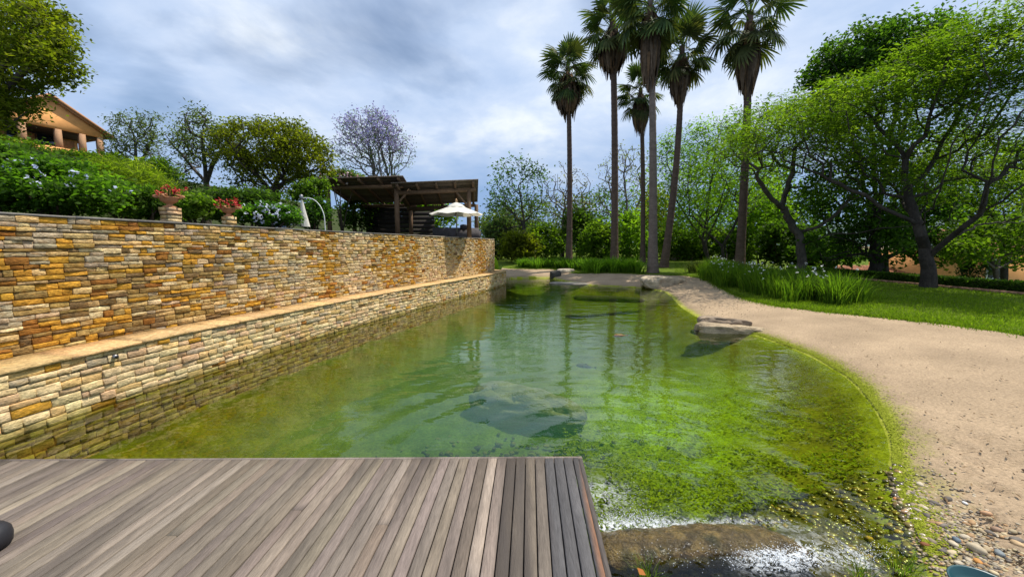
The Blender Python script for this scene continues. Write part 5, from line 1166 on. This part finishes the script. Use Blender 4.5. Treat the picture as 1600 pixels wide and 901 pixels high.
def build_stream():
    rng = np.random.default_rng(99)
    # stream surface on the near side of the lip
    na, nb = 150, 90; s = np.linspace(0, 1, na); t = np.linspace(0, 1, nb)
    a, b = G(930, 833)[:2], G(1300, 838)[:2]; c, d = G(930, 960)[:2], G(1460, 950)[:2]
    x = np.zeros((nb, na)); y = np.zeros((nb, na))
    for k in (0, 1):
        g = (a[k] + (b[k] - a[k]) * s)[None] * (1 - t)[:, None] + (c[k] + (d[k] - c[k]) * s)[None] * t[:, None]
        if k == 0: x = g
        else: y = g
    x = x.ravel(); y = y.ravel(); tt = np.repeat(t, na); ss = np.tile(s, nb)
    z = .004 + 0 * tt
    z = z * sstep(1.0, .8, ss) + .015
    u, v = px(np.c_[x, y, z])
    f1 = np.exp(-(((u - 1222) / 56) ** 2 + ((v - 868) / 24) ** 2) ** 1.2); f2 = np.exp(-(((u - 1350) / 55) ** 2 + ((v - 868) / 22) ** 2)); f3 = np.exp(-(((v - 816 - (u - 1140) * .02) / 5) ** 2))
    foam = np.clip(1.05 * f1 + .6 * f2 + .25 * f3, 0, 1)
    z = z + (fbm(x * 16, y * 16, 4) - .5) * .030 * (.14 + foam)
    idx = np.arange(na * nb).reshape(nb, na); F = np.stack([idx[:-1, :-1], idx[1:, :-1], idx[1:, 1:], idx[:-1, 1:]], -1).reshape(-1, 4)
    V = np.c_[x, y, z]
    o = part('stream_water', V, F, M['stream'], None, np.c_[.35 + .6 * foam, 0 * x, foam], True, origin=np.zeros(3)); o['kind'] = 'structure'
    # froth: small bubbles and droplets
    BV, BF = pebble_mesh(rng); oct_ = np.array([[1, 0, 0], [-1, 0, 0], [0, 1, 0], [0, -1, 0], [0, 0, 1], [0, 0, -1]], float); of = np.array([[0, 2, 4], [2, 1, 4], [1, 3, 4], [3, 0, 4], [2, 0, 5], [1, 2, 5], [3, 1, 5], [0, 3, 5]])
    mb = []; Pn = []; Rn = []
    def froth(n, u, v, su, sv, z, zs, r):
        for i in range(n):
            p = G(rng.normal(u, su), rng.normal(v, sv), z); p[2] += abs(rng.normal(0, zs)); Pn.append(p); Rn.append(rng.uniform(*r))
    froth(1000, 985, 812, 34, 7, .008, .008, (.001, .004)); froth(700, 1060, 818, 45, 3, .01, .006, (.001, .0035)); froth(220, 975, 780, 22, 16, .004, .012, (.001, .003)); froth(70, 965, 740, 18, 22, .003, .006, (.001, .002))
    froth(1600, 1222, 872, 36, 10, .03, .008, (.001, .004)); froth(450, 1350, 866, 26, 9, .03, .008, (.001, .003)); froth(160, 1180, 814, 40, 2, .015, .004, (.001, .0025)); froth(120, 1330, 822, 18, 14, .015, .005, (.001, .0025)); froth(150, 1060, 870, 60, 12, .06, .01, (.001, .003))
    Pn, Rn = np.array(Pn), np.array(Rn); n = len(Pn); m = (Pn[:, 0] > .56); Pn, Rn = Pn[m], Rn[m]; n = len(Pn)
    V = (oct_[None] * Rn[:, None, None] * rng.uniform(.7, 1.3, (n, 1, 3)) + Pn[:, None]).reshape(-1, 3); F = (of[None] + (np.arange(n) * 6)[:, None, None]).reshape(-1, 3)
    o = part('froth', V, F, M['foam'], None, None, True, origin=np.zeros(3)); o['kind'] = 'stuff'; tag(o, 'white froth and droplets where the stream tumbles into the pond', 'foam')
    # orange leaf, teal lid
    p = G(1002, 893, .12); V, F, C = leaf_quads(p[None], rng, .05, .045, 2, 0, np.array([[.45, .16, .03]])); tag(part('fallen_leaf', V, F, M['petal'], None, C), 'orange fallen leaf in the stream beside the deck', 'leaf')
    p = G(1546, 917, .12); zb = float(zground(p[0], p[1])); mb = MB(); mb.lathe([p[0], p[1], zb + .004], [(.0, .0), (.10, 0), (.135, .02), (.15, .06), (.156, .064), (.152, .068), (.143, .062), (.13, .03), (.09, .016), (0, .016)], 32)
    tag(mb.build('plastic_lid', M['teal'], None, True), 'dark teal round plastic lid lying at the bottom edge on the stones', 'lid')
build_stream()

# ------------------------------------------------------------------ terrace furniture
def build_pergola():
    rng = np.random.default_rng(111); ZF = 2.30
    A, Bm, C_ = P(515, 350, 17.0)[:2], P(621, 350, 16.5)[:2], P(733, 350, 17.2)[:2]
    t = thing('pergola', 'dark log pergola with two stepped plank roofs on the terrace', 'pergola', [*Bm, ZF])
    WOOD = np.array([.165, .10, .055]); PL = np.array([.15, .115, .085])
    dn = np.array([-.10, 1.0]); dn /= np.linalg.norm(dn)
    def post(xy, z1, r=.10): mb = MB(); mb.tube([[*xy, ZF - .1], [*xy, (ZF + z1) / 2], [*xy, z1]], [r * 1.03, r, r * .95], 12, WOOD * rng.uniform(.85, 1.2)); mb.build('post', M['timber'], t, True)
    H1, H2 = P(621, 291, 16.5)[2], 4.40; H2L = 4.16
    D = 3.6
    for xy, z in [(A, H1), (Bm, H1 + .05), (C_, H2)]: post(xy, z)
    for xy, z in [(A + dn * D, H1 - .45), (Bm + dn * D, H1 - .45), (C_ + dn * 2.6 + [.35, 0], H2 - .35)]: post(xy, z)
    def roof(p0, p1, z, zr, over0, over1, depth):
        zl, zz_ = (z, z) if zr is None else zr
        d = (p1 - p0) / np.linalg.norm(p1 - p0); q0, q1 = p0 - d * over0, p1 + d * over1; L = np.linalg.norm(q1 - q0)
        f = -dn * .55; E = lambda p: zl + (zz_ - zl) * float((p - p0) @ d) / float((p1 - p0) @ d)
        mb = MB(); mb.tube([[*q0, E(q0)], [*q1, E(q1)]], .085, 10, WOOD); mb.build('front_beam', M['timber'], t, True)
        mb = MB(); mb.tube([[*(q0 + dn * depth), E(q0) - .42], [*(q1 + dn * depth), E(q1) - .42]], .085, 10, WOOD * .8); mb.build('back_beam', M['timber'], t, True)
        n = int(L / .75) + 1
        zt = lambda p, s: E(p) + .16 - .42 * s / depth        # roof falls to the back
        for i in range(n):
            p = q0 + d * (.1 + (L - .2) * i / (n - 1)); mb = MB(); mb.tube([[*(p + f), zt(p, -.55)], [*(p + dn * (depth + .4)), zt(p, depth + .4)]], .06, 8, WOOD * rng.uniform(.8, 1.15)); mb.build('rafter', M['timber'], t, True)
        m = int((depth + .95) / .19)
        for i in range(m):
            s0 = -.58 + i * .19; s1 = s0 + .175
            qa, qb = q0 - d * .12, q1 + d * .12
            V = []
            for (p, s) in ((qa, s0), (qb, s0), (qb, s1), (qa, s1)): V += [[*(p + dn * s), zt(p, s) + .065], [*(p + dn * s), zt(p, s) + .10]]
            mb = MB(); mb.add(np.array(V), np.array([[0, 2, 4, 6][::-1], [1, 3, 5, 7], [0, 1, 3, 2][::-1], [2, 3, 5, 4][::-1], [4, 5, 7, 6][::-1], [6, 7, 1, 0][::-1]]), PL * rng.uniform(.7, 1.3)); mb.build('roof_plank', M['timber'], t)
    roof(A, Bm, H1, None, .2, .30, D); roof(Bm, C_, H2, (H2L, H2), -.02, .30, 2.4)
    for a, b in [((*Bm, H1 - .75), (*(Bm + (C_ - Bm) * .18), H2 - .05)), ((*C_, H2 - .75), (*(C_ + (Bm - C_) * .2), H2 - .02)), ((*C_, H2 - .75), (*(C_ + dn * .6), H2 - .15))]:
        mb = MB(); mb.tube([a, b], .05, 8, WOOD); mb.build('brace', M['timber'], t, True)
    # braai fireplace at the back
    c = P(597, 350, 21.0); t2 = thing('outdoor_fireplace', 'dark built-in fireplace block at the back of the pergola', 'fireplace', [c[0], c[1], ZF])
    mb = MB(); mb.box([c[0], c[1], ZF + .85], (1.5, .7, 1.7), (.03, .027, .025)); mb.build('body', M['timber'], t2)
    mb = MB(); mb.box([c[0], c[1] - .37, ZF + .95], (1.0, .06, .5), (.008, .008, .008)); mb.build('hearth', M['timber'], t2)
    mb = MB(); mb.box([c[0], c[1] - .02, ZF + 1.74], (1.75, .85, .09), (.05, .045, .04)); mb.build('mantel', M['timber'], t2)
    # back screen of the pergola: dark boards
    t3 = thing('timber_screen', 'dark horizontal board screen closing the back of the pergola', 'screen', [*(A + dn * (D + .1) + [1, 0]), ZF])
    a, b = A + dn * (D + .12) + [.6, 0], Bm + dn * (D + .12) + [1.2, 0]
    for i in range(7):
        z = ZF + .25 + i * .22; mb = MB(); mb.beam([*a, z], [*b, z], .03, .212, np.array([.035, .028, .022]) * rng.uniform(.8, 1.2)); mb.build('board', M['timber'], t3, origin='c')
    # lattice hanging at right
    t4 = thing('hanging_lattice', 'small reddish wooden lattice hanging under the right pergola roof', 'lattice', [*P(686, 322, 20.3)])
    for i in range(6): mb = MB(); p = P(678 + i * 3.0, 321, 20.3); mb.box(p, (.04, .03, .28), (.16, .07, .045)); mb.build('slat', M['timber'], t4, origin='c')
    for v in (319, 323.5): mb = MB(); mb.beam(P(676, v, 20.27), P(696, v, 20.27), .02, .035, (.16, .07, .045)); mb.build('slat', M['timber'], t4, origin='c')
    # open parasol
    T_ = P(713, 319, 16.0); r = 41.5 * 16.0 / F_PX; zr = P(713, 334.5, 16.0)[2]; t = thing('open_parasol', 'open cream parasol standing on the terrace by the pergola', 'parasol', [T_[0], T_[1], ZF])
    n = 8; V = [[T_[0], T_[1], T_[2]]]; ring = []
    for f in (.35, .7, 1.0):
        for i in range(n * 2):
            a = i * math.pi / n + .2; sag = 0 if i % 2 == 0 else -.05 * f; rr = r * f * (1 if i % 2 == 0 else .955); V.append([T_[0] + rr * math.cos(a), T_[1] + rr * math.sin(a), T_[2] + (zr - T_[2]) * f ** 1.08 + sag])
    V = np.array(V); m = 2 * n; F3 = np.array([[0, 1 + i, 1 + (i + 1) % m] for i in range(m)]); F4 = np.array([[1 + k * m + i, 1 + (k + 1) * m + i, 1 + (k + 1) * m + (i + 1) % m, 1 + k * m + (i + 1) % m] for k in (0, 1) for i in range(m)])
    can = part('canopy', V, [F3, F4], M['canvas'], t)
    mb = MB(); mb.lathe([T_[0], T_[1], T_[2] - .12], [(.38, 0), (.25, .10), (.05, .19), (.0, .2)], 16); mb.build('vent', M['canvas'], can)
    mb = MB(); mb.tube([[T_[0], T_[1], ZF], [T_[0], T_[1], T_[2]]], .028, 10); mb.build('pole', M['metal'], t)
    mb = MB(); mb.lathe([T_[0], T_[1], T_[2] + .07], [(.03, 0), (.05, .04), (.04, .09), (.02, .15), (0, .16)], 10, (.5, .3, .15)); mb.build('finial', M['timber'], t)
    mb = MB(); mb.lathe([T_[0], T_[1], ZF], [(.25, 0), (.25, .06), (.05, .08), (.04, .2), (0, .2)], 16); mb.build('base', M['dark'], t)
    for i in range(n):
        a = i * 2 * math.pi / n + .2; mb = MB(); mb.tube([[T_[0], T_[1], T_[2] - .06], [T_[0] + .98 * r * math.cos(a), T_[1] + .98 * r * math.sin(a), zr - .02]], .012, 5, (.25, .22, .2)); mb.build('rib', M['timber'], t)
    # outdoor sofa
    a, b = P(676, 364, 18.6), P(748, 364, 19.2); t = thing('outdoor_sofa', 'low dark grey sofa seen over the wall beneath the parasol', 'sofa', [*((a + b) / 2)[:2], ZF])
    mb = MB(); mb.beam([a[0], a[1], ZF + .28], [b[0], b[1], ZF + .28], .14, .55, (.1, .09, .09)); mb.build('backrest', M['fabric'], t)
    mb = MB(); mb.beam([a[0], a[1] + .42, ZF + .22], [b[0], b[1] + .42, ZF + .22], .7, .4, (.1, .09, .09)); mb.build('seat', M['fabric'], t)
    p = P(725, 355, 18.75); V, F = rock_mesh(p, (.19, .12, .14), rng, 0, 16, 12, ridge=.03); tag(part('cushion', V, F, M['dark'], None, None, True), 'dark rounded cushion on the sofa under the parasol', 'cushion')
    # folded cantilever parasol with a bowed pole
    Y = 9.7; t = thing('folded_parasol', 'folded off-white parasol hanging from a thin bowed pole at the wall top', 'parasol', [*P(507, 352, Y)[:2], ZF])
    pts = [P(u, v, Y) for u, v in [(508, 355), (507, 338), (504, 328), (498, 318), (490, 311), (481, 308.5), (472, 310)]]; pts[0][2] = ZF - .02; mb = MB(); mb.tube(smooth_line(resample(np.array(pts), .05), 3), .010, 8); mb.build('pole', M['white'], t, True)
    p0, p1 = P(471, 311, Y), P(478, 354, Y); h = np.linspace(0, 1, 14); n = 14; V = []
    for q in h:
        c = p0 + (p1 - p0) * q; rr = (.018 + .07 * q ** .9)
        for i in range(n): a = i * 2 * math.pi / n; k = 1 + .22 * math.cos(a * 5 + q * 2); V.append([c[0] + rr * k * math.cos(a), c[1] + rr * k * math.sin(a), c[2]])
    V = np.array(V); i = np.arange(13)[:, None] * n; j = np.arange(n)[None]; F = np.stack([i + j, i + (j + 1) % n, i + n + (j + 1) % n, i + n + j], -1).reshape(-1, 4); part('canopy', V, F, M['canvas'], t, None, True)
    mb = MB(); mb.lathe(p0 - [0, 0, .02], [(.02, 0), (.045, .02), (.045, .10), (.02, .13), (0, .13)], 12); mb.build('hub', M['metal'], t, True)
    # urns
    for u, v, Y, sc, labu, labf in [(266, 331, 6.9, .74, 'larger terracotta urn on a stacked stone pedestal, left one', 'red flowering succulent in the left urn'), (358, 342, 7.9, .66, 'smaller terracotta urn on a stone pedestal, right one near the hedge', 'red flowering succulent in the right urn')]:
        c = P(u, v, Y); k = Y / F_PX; c[2] = ZF; zr = P(u, 308 if u < 300 else 325, Y)[2]; zt = P(u, 318 if u < 300 else 333, Y)[2] - .07
        t = thing('urn_planter', labu, 'urn', c); rng_ = np.random.default_rng(int(u)); h = zt - ZF; nrow = max(2, int(h / .065))
        for r_ in range(nrow):
            for q in range(2):
                w = .28 * sc; mb = MB(); mb.box([c[0] + (q - .5) * w * .5 + rng_.normal(0, .005), c[1] + rng_.normal(0, .008), ZF + (r_ + .5) * h / nrow], (w * .49, w, h / nrow - .008), (TAN, CREAM, PINK)[rng_.integers(0, 3)] * rng_.uniform(.85, 1.15)); mb.build('stone', M['pale_stone'], t, origin='c')
        H = zr - zt; R_ = .20 * sc
        mb = MB(); mb.lathe([c[0], c[1], zt], [(.13 * sc, 0), (.13 * sc, .10 * H), (.065 * sc, .2 * H), (.06 * sc, .34 * H), (.10 * sc, .44 * H), (.165 * sc, .6 * H), (.18 * sc, .82 * H), (R_, .9 * H), (R_ * 1.06, .95 * H), (R_ * 1.04, H), (R_ * .9, H), (R_ * .85, .9 * H), (0, .88 * H)], 28); mb.build('bowl', M['terracotta'], t, True)
        for i in range(4):
            a = i * math.pi / 2 + .35; q = np.linspace(0, 1, 12); cx_, cy_ = c[0] + R_ * 1.02 * math.cos(a), c[1] + R_ * 1.02 * math.sin(a); mb = MB()
            mb.tube(np.c_[cx_ + .07 * np.sin(q * 5) * math.cos(a), cy_ + .07 * np.sin(q * 5) * math.sin(a), zr - .01 + .09 * q * sc], .028 * (1 - .5 * q) * sc, 8); mb.build('rim_scroll', M['terracotta'], t, True)
        t5 = thing('succulent', labf, 'plant', [c[0], c[1], zr - .02]); mb = MB(); fl = MB()
        for i in range(17):
            a = rng_.uniform(0, 6.28); e_ = rng_.uniform(.5, 1.4); L = rng_.uniform(.16, .34) * sc; b0 = np.array([c[0], c[1], zr - .03]) + [.08 * math.cos(a), .08 * math.sin(a), 0]; tip = b0 + L * np.array([math.cos(a) * math.cos(e_), math.sin(a) * math.cos(e_), math.sin(e_)])
            mb.tube([b0, (b0 + tip) / 2 + rng_.normal(0, .012, 3), tip], [.009, .008, .005], 5, (.10, .09, .045))
            V, F, C = leaf_quads(tip[None] + rng_.normal(0, .022, (8, 3)), rng_, .045, .035, .3, 0, palette(rng_, 8, [(.45, .02, .03), (.62, .05, .05), (.7, .2, .12)])); fl.add(V, F, C)
            V, F, C = leaf_quads(b0[None] + (tip - b0) * rng_.random((4, 1)) + rng_.normal(0, .02, (4, 3)), rng_, .05, .025, .3, 0, palette(rng_, 4, GREENS['mid'])); mb.add(V, F, C)
        mb.build('stems', M['leaf'], t5, kind='stuff'); fl.build('flowers', M['petal'], t5, kind='stuff')
build_pergola()

# ------------------------------------------------------------------ houses
def tiled_roof(t, a, b, c, d, rng, nrow, ncol, col=(.42, .16, .075), name='roof'):
    """a-b eave, d-c ridge; barrel tiles as real ridges"""
    a, b, c, d = map(lambda q: np.asarray(q, float), (a, b, c, d)); n = np.cross(b - a, d - a); n /= np.linalg.norm(n)
    if n[2] < 0: n = -n
    m = ncol * 4; V = []; C = []
    rows = []
    for r in range(nrow):
        for e in (0, 1):
            f = (r + e) / nrow; lift = .045 if e == 0 else .012
            s = np.arange(m + 1) / m; p = (a + (b - a) * s[:, None]) * (1 - f) + (d + (c - d) * s[:, None]) * f
            V.append(p + n * (lift + .035 * np.abs(np.sin(s * ncol * math.pi))[:, None])); C.append(np.array(col)[None] * np.repeat(rng.uniform(.7, 1.25, ncol + 1), 4)[:m + 1, None])
    V = np.concatenate(V); C = np.concatenate(C); idx = np.arange(len(V)).reshape(-1, m + 1); F = np.stack([idx[:-1, :-1], idx[:-1, 1:], idx[1:, 1:], idx[1:, :-1]], -1).reshape(-1, 4)
    k = len(V); und = np.stack([a, b, c, d]) - n * .06; 
    o = part(name, np.concatenate([V, und]), [F, np.array([[k, k + 1, k + 2, k + 3]])], M['tile'], t, np.concatenate([C, np.tile(np.array([.2, .12, .07]), (4, 1))]), False); return o
def build_houses():
    rng = np.random.default_rng(121)
    Y = 28.0; ap = P(75, 148, Y); ev = P(160, 192, Y); fl = P(150, 236, Y); xm = ap[0]; xr = xm + 3.0; xl = 2 * xm - xr; zA, zE, zF = ap[2], ev[2], fl[2]; Yb = Y + 9
    t = thing('hillside_house', 'orange gabled house with open verandah on the hillside at upper left', 'house', [xm, Y, zF])
    bm = P(100, 200, Y)[2]
    mb = MB(); mb.add(np.array([[xl + .3, Y, bm], [xr - .3, Y, bm], [xr - .3, Y, zE], [xm, Y, zA - .15], [xl + .3, Y, zE], [xl + .3, Y + .3, bm], [xr - .3, Y + .3, bm], [xr - .3, Y + .3, zE], [xm, Y + .3, zA - .15], [xl + .3, Y + .3, zE]]),
                [np.array([[0, 1, 2, 3, 4], [9, 8, 7, 6, 5]]), np.array([[1, 0, 5, 6], [2, 1, 6, 7], [3, 2, 7, 8], [4, 3, 8, 9], [0, 4, 9, 5]])]); mb.build('gable', M['stucco'], t)
    for q, sx in ((xr + .35, 1), (xl - .35, -1)):
        zq = zE - .18; tiled_roof(t, [q, Y - .16, zq], [q, Yb, zq], [xm, Yb, zA + .03], [xm, Y - .16, zA + .03], rng, 10, 26)
    for sx in (1, -1):  # verge mouldings along the gable
        q = xr + .30 if sx > 0 else xl - .30
        for k in range(2): mb = MB(); mb.beam([q, Y - .05 - k * .10, zE - .30 + k * .12], [xm, Y - .12 - k * .14, zA - .12 + k * .12], .14, .14, (.45, .22, .10)); mb.build('verge', M['brickwork'], t)
    mb = MB(); mb.box([xm, Y + 3.2, (zF + zE) / 2], (xr - xl - .8, .25, zE - zF)); mb.build('wall', M['stucco'], t)
    mb = MB(); mb.box([xm, Y + 1.6, zF - .15], (xr - xl, 3.6, .3), (.25, .2, .16)); mb.build('floor', M['tile'], t)
    mb = MB(); mb.box([xm, Y + 1.6, bm + .05], (xr - xl - .8, 2.9, .1), (.06, .04, .03)); mb.build('ceiling', M['timber'], t)
    for q in (.3, 1.55, 2.55, -1.4): mb = MB(); mb.box([xm + q, Y + .15, (zF + bm) / 2], (.32, .32, bm - zF), (.42, .24, .13)); mb.build('pillar', M['brickwork'], t)
    for q, w in ((-.6, .9), (.9, 1.0)):
        mb = MB(); mb.box([xm + q, Y + 3.03, zF + 1.1], (w + .14, .08, 1.5), (.2, .1, .05)); f = mb.build('window', M['timber'], t); mb = MB(); mb.box([xm + q, Y + 2.98, zF + 1.1], (w, .03, 1.3)); mb.build('pane', M['glass'], f)
    mb = MB(); mb.box([xm + 1.0, Y + .8, zF + .55], (.8, .05, 1.0), (.36, .17, .06)); mb.build('railing_panel', M['timber'], t)
    mb = MB(); mb.box([xm, Y - .2, zF - .1], (5.6, .2, .7), None); mb.build('parapet', M['stucco'], t)
    t.rotation_euler = (0, 0, 1.25)
    mb = MB(); mb.box([xm, Y + 4.5, zF - 1.6], (5.4, 8.6, 2.6)); mb.build('plinth', M['stucco'], t)
    # lower houses beyond the hedge
    x0, x1 = P(1335, 430, 27)[0], P(1500, 430, 27)[0]; za, zr_ = P(1400, 441, 26)[2], P(1400, 415, 30)[2]
    t = thing('tiled_outbuilding', 'low building with orange tiled roof seen below the hedge', 'house', [(x0 + x1) / 2, 28, -2.8])
    tiled_roof(t, [x0, 25.5, za], [x1, 25.5, za], [x1, 30.0, zr_], [x0, 30.0, zr_], rng, 14, 30, (.50, .22, .12)); tiled_roof(t, [x0, 34.5, za], [x1, 34.5, za], [x1, 30.0, zr_], [x0, 30.0, zr_], rng, 6, 20, (.50, .22, .12))
    mb = MB(); mb.box([(x0 + x1) / 2, 30, (za - 3.2) / 2 - .05], (x1 - x0 - .6, 8, abs(-3.2 - za) - .1)); mb.build('wall', M['stucco'], t)
    Y = 25; x0, x1 = P(1490, 420, Y)[0], P(1700, 420, Y)[0]; zt = P(1550, 392, Y)[2]; zb = -3.2
    t = thing('lower_house', 'orange plastered house with a white framed window at the right edge', 'house', [(x0 + x1) / 2, Y, zb])
    mb = MB(); mb.box([(x0 + x1) / 2, Y + 3, (zt + zb) / 2], (x1 - x0, 6, zt - zb)); mb.build('wall', M['stucco'], t)
    c = P(1555, 420, Y); mb = MB(); w, h = 1.15, 1.25
    for dx, dz, sx, sz in ((-w / 2, 0, .09, h), (w / 2, 0, .09, h), (0, h / 2, w + .09, .09), (0, -h / 2, w + .09, .09), (0, 0, .08, h)): mb.box([c[0] + dx, Y - .03 - .003 * (abs(dz) > 0), c[2] + dz], (sx, .10, sz))
    f = mb.build('window_frame', M['white'], t); mb = MB(); mb.box([c[0], Y - .01, c[2]], (w - .05, .04, h - .05)); mb.build('pane', M['glass'], f)
    mb = MB(); mb.box([(x0 + x1) / 2, Y - .15, P(1580, 442, Y)[2]], (x1 - x0, .35, .12)); mb.build('ledge', M['white'], t)
    tiled_roof(t, [x0 - .3, Y - .6, zt - .05], [x1, Y - .6, zt - .05], [x1, Y + 3, zt + 1.5], [x0 - .3, Y + 3, zt + 1.5], rng, 8, 30, (.50, .22, .12))
    # dark cypress in front of it
    c = P(1523, 422, 21); plant('conifer', 'small dark cone-shaped conifer in front of the lower house', c, (.62, .6, 1.2), 2600, .14, .06, [(.012, .025, .008), (.02, .04, .012), (.035, .06, .015)], rng, cat='conifer', z0=float(zground(c[0], c[1])), lumps=26, sig=.2)
    # pale low building far behind the light tree
    c = P(805, 384, 58); t = thing('distant_building', 'pale low building far behind the light airy tree', 'building', [c[0], c[1], 0.6]); mb = MB(); mb.box([c[0], c[1], c[2]], (7, 4, 2.4)); mb.build('wall', M['white'], t); mb = MB(); mb.box([c[0], c[1], c[2] + 1.35], (7.8, 4.8, .3), (.2, .12, .08)); mb.build('roof', M['tile'], t)
    for i in range(3): mb = MB(); mb.box([c[0] - 2.2 + i * 2.2, c[1] - 2.02, c[2] + .1], (1, .06, 1)); mb.build('window', M['glass'], t)
build_houses()
